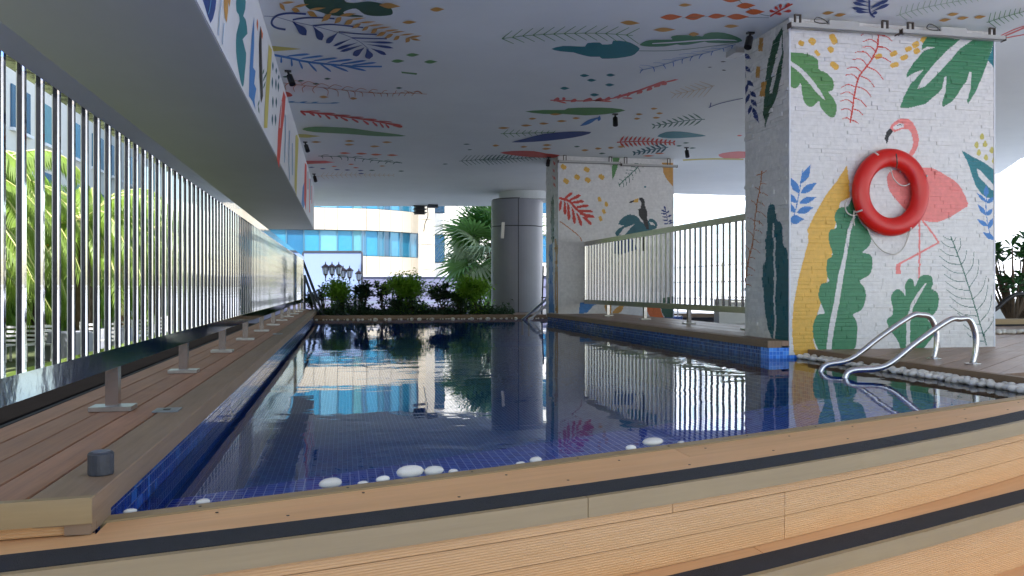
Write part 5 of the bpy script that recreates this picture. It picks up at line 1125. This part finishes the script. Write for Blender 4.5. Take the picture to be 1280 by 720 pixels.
def date_palms():
    rnd = random.Random(11); meshes = []
    for v in range(4):
        m = MB(); L = 3.4; lift = [.9,.5,.15,-.2][v]; pts = []
        for i in range(13):
            f = i/12; pts.append(Vector((L*f*(1-.28*f), 0, L*(lift*f-(.62+.25*lift)*f*f))))
        m.tube(pts, [.035-.028*i/12 for i in range(13)], 5); rc_ = m
        lv = MB()
        for i in range(48):
            f = .1+.89*i/47; k = min(11, int(f*12)); b = pts[k].lerp(pts[k+1], f*12-k); d0 = (pts[k+1]-pts[k]).normalized(); l = .62*(1-.45*abs(f-.45)*1.6)
            for s_ in (-1, 1):
                d = d0*.45+Vector((0,s_*.62,-.42+rnd.uniform(-.15,.1))); d.normalize(); e1 = b+d*l*.5; e2 = b+d*l*.75+Vector((0,0,-l*.42)); sd_ = d0*.5*.05
                lv.add([b-sd_*.6, b+sd_*.6, e1+sd_*1.3, e1-sd_*1.3, e2], [(0,1,2,3),(3,2,4)])
        a_ = m.mesh('frond_rachis'); a_.materials.append(mat('frond_midrib', lin((176,178,110)), .5)) if v == 0 else a_.materials.append(bpy.data.materials['frond_midrib'])
        b_ = lv.mesh('frond_leaflets'); b_.materials.append(G['date']); meshes.append((a_, b_))
    fruit = MB()
    for k in range(60):
        x, y, z = rnd.gauss(0,.09), rnd.gauss(0,.09), rnd.uniform(-.5,0); fruit.add([(x+.025,y,z),(x,y+.025,z),(x-.025,y,z),(x,y-.025,z),(x,y,z+.03),(x,y,z-.03)], [(0,1,4),(1,2,4),(2,3,4),(3,0,4),(1,0,5),(2,1,5),(3,2,5),(0,3,5)])
    fme = fruit.mesh('fruit_cluster'); fme.materials.append(mat('orange_fruit', lin((226,150,30)), .4))
    for i, (x, y, hh) in enumerate(((-7.6,12.5,3.9),(-8.0,17.0,3.6),(-8.4,21.0,4.1),(-7.2,25.5,3.6),(-8.2,30.0,4.2),(-7.2,35.0,4.0),(-9.6,40.0,4.6),(-11.2,26.5,4.9),(-11.0,20.5,4.4),(-10.6,32.5,4.4),(-8.6,46.0,4.4))):
        pos = ['nearest to the viewer','second along the lawn','third along the lawn, set back','fourth along the lawn','fifth along the lawn','sixth along the lawn','seventh along the lawn','in the back row beside the pale building, middle one','in the back row beside the pale building, nearest one','in the back row beside the pale building, farthest one','last one near the end of the lawn'][i]
        t = thing('date_palm', 'arching palm with orange fruit, '+pos, 'palm tree', (x,y,-1.27), 'palms on the lawn beyond the left railing', rnd.uniform(0,6))
        m = MB(); pr = []
        for k in range(22): pr += [(.19+.03*(k%2), hh*k/22)]
        pr.append((.12, hh+.25)); m.lathe(pr, (0,0,0), 12); put('trunk', m.mesh('trunk'), bark, t, loc=(0,0,0))
        for k in range(34):
            me_a, me_b = meshes[min(3, int(k/34*4))]; az = k*2.399+rnd.uniform(-.15,.15)
            o = put('frond', me_a, None, t, loc=(0,0,hh+.1)); o.rotation_euler = (rnd.uniform(-.15,.15), rnd.uniform(-.15,.1), az); s_ = rnd.uniform(.85,1.1); o.scale = (s_,)*3
            q = put('leaflets', me_b, None, o, loc=(0,0,0))
        for k in range(4):
            az = rnd.uniform(0,6.28); put('fruit_cluster', fme, None, t, loc=(math.cos(az)*.55,math.sin(az)*.55,hh-.35))
date_palms()

# weeping trees forming a green curtain behind the palms
def weeping():
    rnd = random.Random(77); ms = []
    for v in range(3):
        lv = MB()
        for k in range(4200):
            a = rnd.uniform(0,6.28); rr = 1.9*math.sqrt(rnd.random()); z = rnd.uniform(.7,6.2); rr *= (1 if z < 4.6 else max(.15,(6.5-z)/1.9))
            p = Vector((math.cos(a)*rr, math.sin(a)*rr, z+.25*math.sin(a*5+rr*3+v))); d = Vector((math.cos(a)*.35+rnd.uniform(-.3,.3), math.sin(a)*.35+rnd.uniform(-.3,.3), -1))
            leaf_quad(lv, p, d, Vector((math.cos(a),math.sin(a),.3)), rnd.uniform(.35,.62), .085)
        me = lv.mesh('crown'); me.materials.append(G['weep']); ms.append(me)
    for i, (x, y) in enumerate(((-11.6,11),(-12.0,15),(-11.4,18.6),(-12.1,22.4),(-11.5,26.2),(-12.2,30.2),(-11.5,34.4),(-12.0,38.6),(-11.6,43),(-10.8,48),(-9.8,53))):
        t = thing('weeping_tree', 'bright green weeping tree in the leafy curtain, number '+['one','two','three','four','five','six','seven','eight','nine','ten','eleven'][i]+' from the viewer', 'tree', (x,y,-1.29), 'weeping trees in front of the pale building', rnd.uniform(0,6))
        put('crown', ms[i % 3], None, t, loc=(0,0,0)); m = MB(); m.lathe([(.12,0),(.09,1.5),(.06,5.2)], (0,0,0), 8); put('trunk', m.mesh('trunk'), bark, t, loc=(0,0,0))
G['weep'] = gr('weeping_leaf', (104,138,44), .35)
weeping()

# pale building behind the palms on the left
lb = thing('pale_building', 'pale rendered building with window bays behind the palms on the left', 'building', (-16,26,-1.3))
bx('body', (-22,-14.2,2,72,-1.3,11), mat('pale_render', lin((206,204,198)), .7, noise=.04), lb)
bx('base_band', (-14.19,-14.05,2,72,-1.3,-.3), mat('base_grey', lin((176,176,172)), .7), lb)
for i in range(17):
    for z in (4.3, 7.6):
        y = 4+i*4
        q = bx('window', (-14.195,-14.12,y,y+2.2,z,z+1.9), glassm[(i+int(z)) % 6], lb)
        bx('sill', (-14.2,-14.0,y-.1,y+2.3,z-.14,z-.003), M['bead'], lb)
# garden chairs and covered tables on the lawn
cwhite = mat('white_plastic', lin((236,234,236)), .4)
def chair(label, x, y, rz):
    t = thing('garden_chair', label, 'chair', (x,y,-1.265), 'white chairs on the lawn', rz)
    def b_(nme, *a): m = MB(); m.box(*a); put(nme, m.mesh(nme), cwhite, t, loc=(0,0,0))
    b_('seat',-.25,.25,-.25,.25,.40,.44)
    for sx in (-1,1):
        for sy in (-1,1): b_('leg', sx*.235-.02, sx*.235+.02, sy*.235-.02, sy*.235+.02, 0, .40)
        b_('back_post', sx*.235-.025, sx*.235+.025, .215, .255, .441, .95)
    for k in range(4): b_('back_slat', -.21, .21, .222, .248, .50+k*.115, .555+k*.115)
for i, (u, d, rz, pos) in enumerate(((4,21.5,.2,'leftmost in view'),(32,21.8,.1,'second from the left'),(50,22.2,-.1,'third from the left'),(68,22.0,1.4,'fourth from the left, turned sideways'),(106,23,.3,'right of the first covered table'),(128,23.4,-.3,'left of the second covered table'),(150,24.6,.2,'right of the second covered table'),(-22,21.2,.3,'half hidden at the left frame edge'),(172,26,.0,'farther back by a palm trunk'),(196,28,.1,'farthest back'))):
    q = xy(u, d); chair('white slatted garden chair on the lawn, '+pos, q.x, q.y, rz-.5)
cloth = mat('grey_tablecloth', lin((150,152,164)), .8)
for u, d, lab in ((88,22.4,'grey covered round table on the lawn, nearer'),(140,24.4,'grey covered round table on the lawn, farther')):
    q = xy(u, d); t = thing('covered_table', lab, 'table', (q.x,q.y,-1.265), 'covered tables on the lawn')
    m = MB(); pr = []; n = 40
    for z, r_, am in ((0,.62,.05),(.3,.58,.03),(.70,.53,.0),(.72,.5,0)):
        for k in range(n): a = 2*math.pi*k/n; rr = r_+am*math.sin(a*9); m.v.append((rr*math.cos(a),rr*math.sin(a),z))
    for i in range(3):
        for k in range(n): m.f.append((i*n+k,i*n+(k+1)%n,(i+1)*n+(k+1)%n,(i+1)*n+k))
    m.f.append(tuple(3*n+k for k in range(n))); put('cloth', m.mesh('cloth', False), cloth, t, loc=(0,0,0))
# low rail between lawn and palms
t = thing('lawn_fence', 'thin white two bar fence along the far side of the lawn', 'fence', (-12.2,20,-1.27)); fy = [4+i*2.2 for i in range(28)]
for z in (-.35,-.75): bx('bar', (-12.23,-12.19,4,64,z,z+.05), cwhite, t)
for y in fy: bx('post', (-12.25,-12.17,y-.03,y+.03,-1.27,-.28), cwhite, t)

# ------------------------------------------------------------------ right background
tw = thing('distant_tower', 'very pale distant tower block with faint window grid, left of the gap', 'tower', (0,0,-1.3))
def tower(t, u0, u1, d, h, nc, mt, gl):
    a, b = xy(u0,d), xy(u1,d); dd = (b-a).normalized(); n = Vector((dd.y,-dd.x)); L = (b-a).length; c = (a+b)/2
    t.location = (c.x,c.y,-1.3)
    m = MB(); c2 = c-n*8; m.obox((c2.x,c2.y,h/2-1.3), (dd.x*L/2,dd.y*L/2,0), (n.x*8,n.y*8,0), (0,0,h/2)); m.build('body', mt, t)
    for j in range(int(h/3.4)):
        for i in range(nc):
            if i % 3 == 2: continue
            s_ = -L/2+L*(i+.5)/nc; e = c+dd*s_; z = 1+j*3.4; m = MB(); m.obox((e.x+n.x*.06,e.y+n.y*.06,z), (dd.x*L/nc*.3,dd.y*L/nc*.3,0), (n.x*.05,n.y*.05,0), (0,0,1.0)); m.build('window', gl, t)
tm1 = mat('pale_tower', lin((232,236,240)), .7); tg = mat('pale_tower_glass', lin((190,214,232)), .3)
tower(tw, 838, 872, 170, 75, 9, tm1, tg)
tower(thing('distant_tower', 'very pale distant tower block with greenish windows, right of the gap', 'tower'), 880, 942, 200, 80, 14, tm1, mat('pale_tower_green', lin((205,228,226)), .3))
rw = thing('panelled_facade', 'bright white panelled facade seen at the right edge of the picture', 'building', (0,0,-1.3))
a, b = xy(1000,34), xy(1700,34); dd = (b-a).normalized(); n = Vector((dd.y,-dd.x)); L = (b-a).length; rw.location = (a.x,a.y,-1.3); k = 0; s_ = 0
wp = mat('bright_white_panel', lin((238,238,240)), .5)
while s_ < L:
    for j in range(5):
        e = a+dd*(s_+.17); m = MB(); z = .2+j*2.2; m.obox((e.x,e.y,z), (dd.x*.163,dd.y*.163,0), (n.x*.05,n.y*.05,0), (0,0,1.09)) if False else m.obox((e.x,e.y,z), (dd.x*.48,dd.y*.48,0), (n.x*.05,n.y*.05,0), (0,0,1.085)); m.build('panel', wp, rw)
    s_ += .985
c = (a+b)/2; c2 = c-n*1.2; m = MB(); m.obox((c2.x,c2.y,4), (dd.x*L/2,dd.y*L/2,0), (n.x*1,n.y*1,0), (0,0,5.3)); m.build('core', mat('facade_core', lin((190,192,198)), .7), rw)
# kerb, low wall, thin rails beyond the right deck
kb = thing('kerb', 'beige kerb at the far side of the right deck', 'kerb', (8,10.5,PF))
bx('kerb_stone', (5.98,13.0,10.41,10.7,.03,.17), M['coping'], kb); bx('kerb_shadow_strip', (5.98,13.0,10.395,10.409,.03,.10), M['dark'], kb)  # solid dark strip draws the shadow line of the kerb as colour
lw = thing('low_wall', 'low white wall behind the beige kerb at right', 'wall', (8,13,-1.3)); bx('wall_body', (6.2,16,13.2,13.4,-1.3,.42), mat('low_wall_white', lin((214,212,206)), .7, noise=.1, nscale=2), lw)
bx('terrace', (4.85,14,9.2,13.2,-1.25,.02), mat('terrace_paving', lin((196,190,180)), .7, noise=.06), None, kind='structure', label='pale terrace beyond the right deck')
fn = thing('thin_fence', 'thin dark horizontal bar fence beyond the right railing', 'fence', (6.3,12,.02))
for z in (.42,.72,1.0): bx('bar', (6.285,6.30,9.4,19,z,z+.014), M['steel2'], fn)
for i in range(6): bx('post', (6.282,6.303,9.5+i*1.9,9.52+i*1.9,.0,1.05), M['steel2'], fn)
q = at(1249,383,11.0); t = thing('dark_handrail', 'dark curved handrail at the right edge beyond the flamingo pillar', 'handrail', tuple(q))
m = MB(); m.tube(catmull([tuple(at(u,v,11.0)) for u,v in ((1225,396),(1244,387),(1258,375),(1268,369),(1282,368),(1296,374),(1302,390))]+[(at(1304,410,11.0).x,at(1304,410,11.0).y,.03)],4,False), .028, 8); m.build('tube', M['black'], t, smooth=True)
t = thing('edge_rail', 'thin horizontal metal bar above the low white wall at right', 'rail', (9,13.1,.42)); 
for z in (.40,.33): bx('bar', (6.3,15,13.05,13.08,z+.05,z+.075), M['steel2'], t)
# frangipani
def frangipani():
    q = xy(1268, 13.8); t = thing('frangipani', 'broad leaved green tree at the right edge of the picture', 'tree', (q.x,q.y,-1.3)); rnd = random.Random(5)
    br = MB(); lv = MB(); tips = []
    br.tube([(0,0,0),(.05,0,.8),(0,.05,1.3)], [.07,.06,.05], 8)
    for k in range(26):
        a = rnd.uniform(0,6.28); r_ = rnd.uniform(.05,.62); e = Vector((math.cos(a)*r_, math.sin(a)*r_, rnd.uniform(1.85,2.75))); br.tube(catmull([(0,.05,1.3),(e.x*.5,e.y*.5,(1.3+e.z)/2-.1),tuple(e)],3,False), [.028]*3+[.02]*2+[.012]*2, 6); tips.append(e)
    for e in tips:
        for k in range(13):
            a = rnd.uniform(0,6.28); el = rnd.uniform(-.5,.9); d = Vector((math.cos(a)*math.cos(el), math.sin(a)*math.cos(el), math.sin(el))); p = e+d*.02; L = rnd.uniform(.2,.32); W = L*.3
            up = Vector((0,0,1)) if abs(d.z) < .9 else Vector((1,0,0)); s_ = d.cross(up).normalized(); nn = s_.cross(d)
            q1,q2,q3 = p+d*L*.35, p+d*L*.72, p+d*L-nn*L*.12
            lv.add([p, q1-s_*W*.38+nn*.015, q1, q1+s_*W*.38+nn*.015, q2-s_*W*.5+nn*.02, q2, q2+s_*W*.5+nn*.02, q3], [(0,2,1),(0,3,2),(1,2,5,4),(2,3,6,5),(4,5,7),(5,6,7)])
    put('trunk', br.mesh('trunk'), bark, t, loc=(0,0,0)); put('crown', lv.mesh('crown'), G['gloss'], t, loc=(0,0,0))
frangipani()

# unseen dark wall added behind the camera for the near balusters to mirror
ew = thing('end_wall', 'unseen grey wall added behind the viewer for the near railing to mirror', 'wall', (-6,-2.8,-1.3))
bx('wall_body', (-12,-1.25,-3.2,-2.9,-1.3,2.99), mat('grey_render', lin((70,70,76)), .8, noise=.12, nscale=1.2), ew)

# low dark leaves added over bright paving, in place of shade between the shrubs
m = MB(); rnd = random.Random(21)
for k in range(5200):
    u = rnd.uniform(-.55, 3.55); y = rnd.uniform(YF+.85, YF+2.4); p = Vector((u, y, .03+abs(rnd.gauss(0,.11))*(1+.6*math.sin(u*5+1))))
    leaf_quad(m, p, Vector((rnd.uniform(-1,1),rnd.uniform(-1,1),rnd.uniform(0,1))), Vector((rnd.uniform(-.4,.4),rnd.uniform(-.4,.4),1)), .09, .05)
m.build('dark_leaf_filler', G['dark'], None, kind='stuff', label='low dark leaves added as shade between the shrubs of the far planter')

# small dark screw heads on the near platform
sm_ = MB(); sm_.lathe([(.004,0),(.004,.0008)], (0,0,0), 8); sme = sm_.mesh('screw'); sme.materials.append(M['grip'])
rnd = random.Random(9)
for i in range(26):
    x = -.3+i*.19; f = between(.2 if i % 2 else .8); put('screw', sme, None, ns, loc=(x+rnd.uniform(-.03,.03), f(x)+rnd.uniform(-.01,.01), PF+.0004))
for i in range(13):
    x = -.35+i*.36; put('screw', sme, None, ns, loc=(x, BC(x)-.028, PF+.0032))
